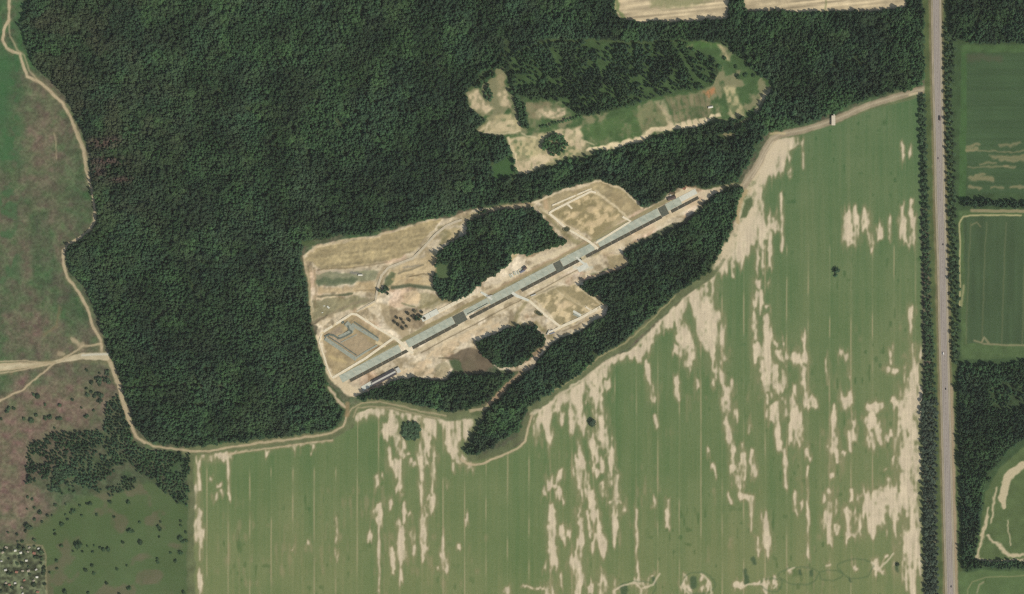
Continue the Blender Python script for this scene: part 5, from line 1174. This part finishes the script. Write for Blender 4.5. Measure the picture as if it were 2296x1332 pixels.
# ------------------------------------------------------------------ vehicles on the highway
def wheels(r, xs, y, rad):
    for x in xs:
        for s in (-1, 1):
            q = MB(); q.tube((x, s * (y - .24), rad), (x, s * y, rad), rad, rad, 12); w = q.build("wheel", TYRE, r)
            q = MB(); q.tube((x, s * y, rad), (x, s * (y + .02), rad), rad * .55, rad * .5, 10); q.build("rim", METAL, w)
def prism(m, prof, hw_):
    n = len(prof); k = len(m.v)
    for s in (-hw_, hw_): m.v += [(x, s, z) for x, z in prof]
    m.f.append(tuple(k + i for i in range(n))); m.f.append(tuple(k + n + i for i in reversed(range(n))))
    for i in range(n): m.f.append((k + i, k + n + i, k + n + (i + 1) % n, k + (i + 1) % n))
def car(px, py, north, colr, label, kind="car"):
    mt = noise_mat(kind + "_paint_%d" % int(py), colr, .03, 2.0, .35)
    dxy = math.radians(90 if north else -90)
    r = empty(kind, P3(px, py, .33), dxy, label, {"car": "car", "van": "van", "lorry": "lorry"}[kind])
    if kind == "car":
        m = MB(); prism(m, [(-2.2,.35),(2.2,.35),(2.25,.7),(1.2,.92),(-1.9,.95),(-2.25,.75)], .9); m.build("body", mt, r)
        m = MB(); prism(m, [(-1.7,.95),(1.15,.92),(.5,1.42),(-1.1,1.45)], .78); m.build("window", GLASS, r)
        m = MB(); m.box(-1.1, -.76, 1.44, .5, .76, 1.5); m.build("roof", mt, r); wheels(r, (-1.35, 1.4), .92, .33)
    elif kind == "van":
        m = MB(); prism(m, [(-2.9,.4),(2.8,.4),(2.9,1.1),(2.2,1.3),(1.5,2.4),(-2.9,2.5)], 1.1); m.build("body", mt, r)
        m = MB(); prism(m, [(2.12,1.36),(2.24,1.36),(1.62,2.3),(1.5,2.3)], 1.0); m.build("windscreen", GLASS, r); wheels(r, (-1.9, 1.8), 1.1, .38)
    else:
        m = MB(); m.box(-5.5, -1.27, 1.1, 2.4, 1.27, 3.8); m.build("cargo_box", mt, r)
        m = MB(); prism(m, [(2.7,.6),(5.0,.6),(5.0,1.7),(4.7,3.0),(2.7,3.1)], 1.22); m.build("cab", mt, r)
        m = MB(); m.box(4.95, -1.05, 1.75, 5.05, 1.05, 2.7); m.build("windscreen", GLASS, r)
        m = MB(); m.box(-5.4, -.9, .7, 4.8, .9, 1.1); m.build("chassis", TYRE, r); wheels(r, (-4.3, -3.2, 3.7), 1.22, .5)
    return r
car(2107.2, 265, True, (96, 84, 80), "dark lorry on the highway south of the access road junction", "lorry")
car(2103.6, 355, False, (110, 96, 96), "dull maroon car on the highway beside the upper dark eastern field")
car(2114.5, 548, True, (70, 66, 66), "black car on the highway level with the gap between the dark eastern fields")
car(2114.6, 793, False, (226, 222, 214), "white van on the highway at the start of the southeastern wood", "van")
car(2120.5, 872, True, (60, 58, 62), "charcoal car on the highway beside the top of the southeastern wood")
car(2132.6, 1315, True, (64, 60, 60), "dark grey car at the bottom end of the highway")

# ------------------------------------------------------------------ each of a scattered group gets its own label, counted along the group
ONES = "zeroth first second third fourth fifth sixth seventh eighth ninth tenth eleventh twelfth thirteenth fourteenth fifteenth sixteenth seventeenth eighteenth nineteenth".split()
def ordinal(n):
    if n < 20: return ONES[n]
    tens = "twenty thirty forty fifty sixty seventy eighty ninety".split()[n // 10 - 2]
    return (tens[:-1] + "ieth") if n % 10 == 0 else tens + "-" + ONES[n % 10]
def count_along(group, text, key):
    mem = sorted([o for o in bpy.data.objects if o.parent is None and o.get("group") == group], key=key)
    for i, o in enumerate(mem): o["label"] = text % ordinal(i + 1)
north = lambda o: -o.location[1]
west = lambda o: o.location[0]
size = lambda o: -o.scale[0]
count_along("bushes on the brown heath", "dark bush on the brown heath near the left edge, %s counted from the north", north)
count_along("bushes on the green meadow", "dark bush on the green meadow below the young wood, %s counted from the north", north)
count_along("shrubs of the allotments", "dark shrub among the allotment plots, %s counted from the north", north)
count_along("bushes in the clearing's arm", "bush in the clearing's green northeast arm, %s counted from the north", north)
count_along("trees in the dividing row", "tree %s from the north in the row dividing the sandy clearing plots", north)
count_along("trees in the low row by the copse", "small tree %s from the west in the low row leading away from the oval copse", west)
count_along("slab stacks beside the workshop", "stack of pale concrete slabs, %s from the west in the row beside the workshop", west)
count_along("trees of the half cleared plot", "thin brownish tree of the half cleared plot northwest of the strip, %s from the west", west)
count_along("trees between the sandy clearing plots", "tree of the small clump between sandy plots in the clearing's west, %s from the north", north)
for lab in ("white roofed", "pale roofed", "weathered tan roofed", "reddish roofed"):
    count_along(lab + " garden huts of the allotments", lab + " garden hut in the allotments, %s of its roof colour from the north", north)
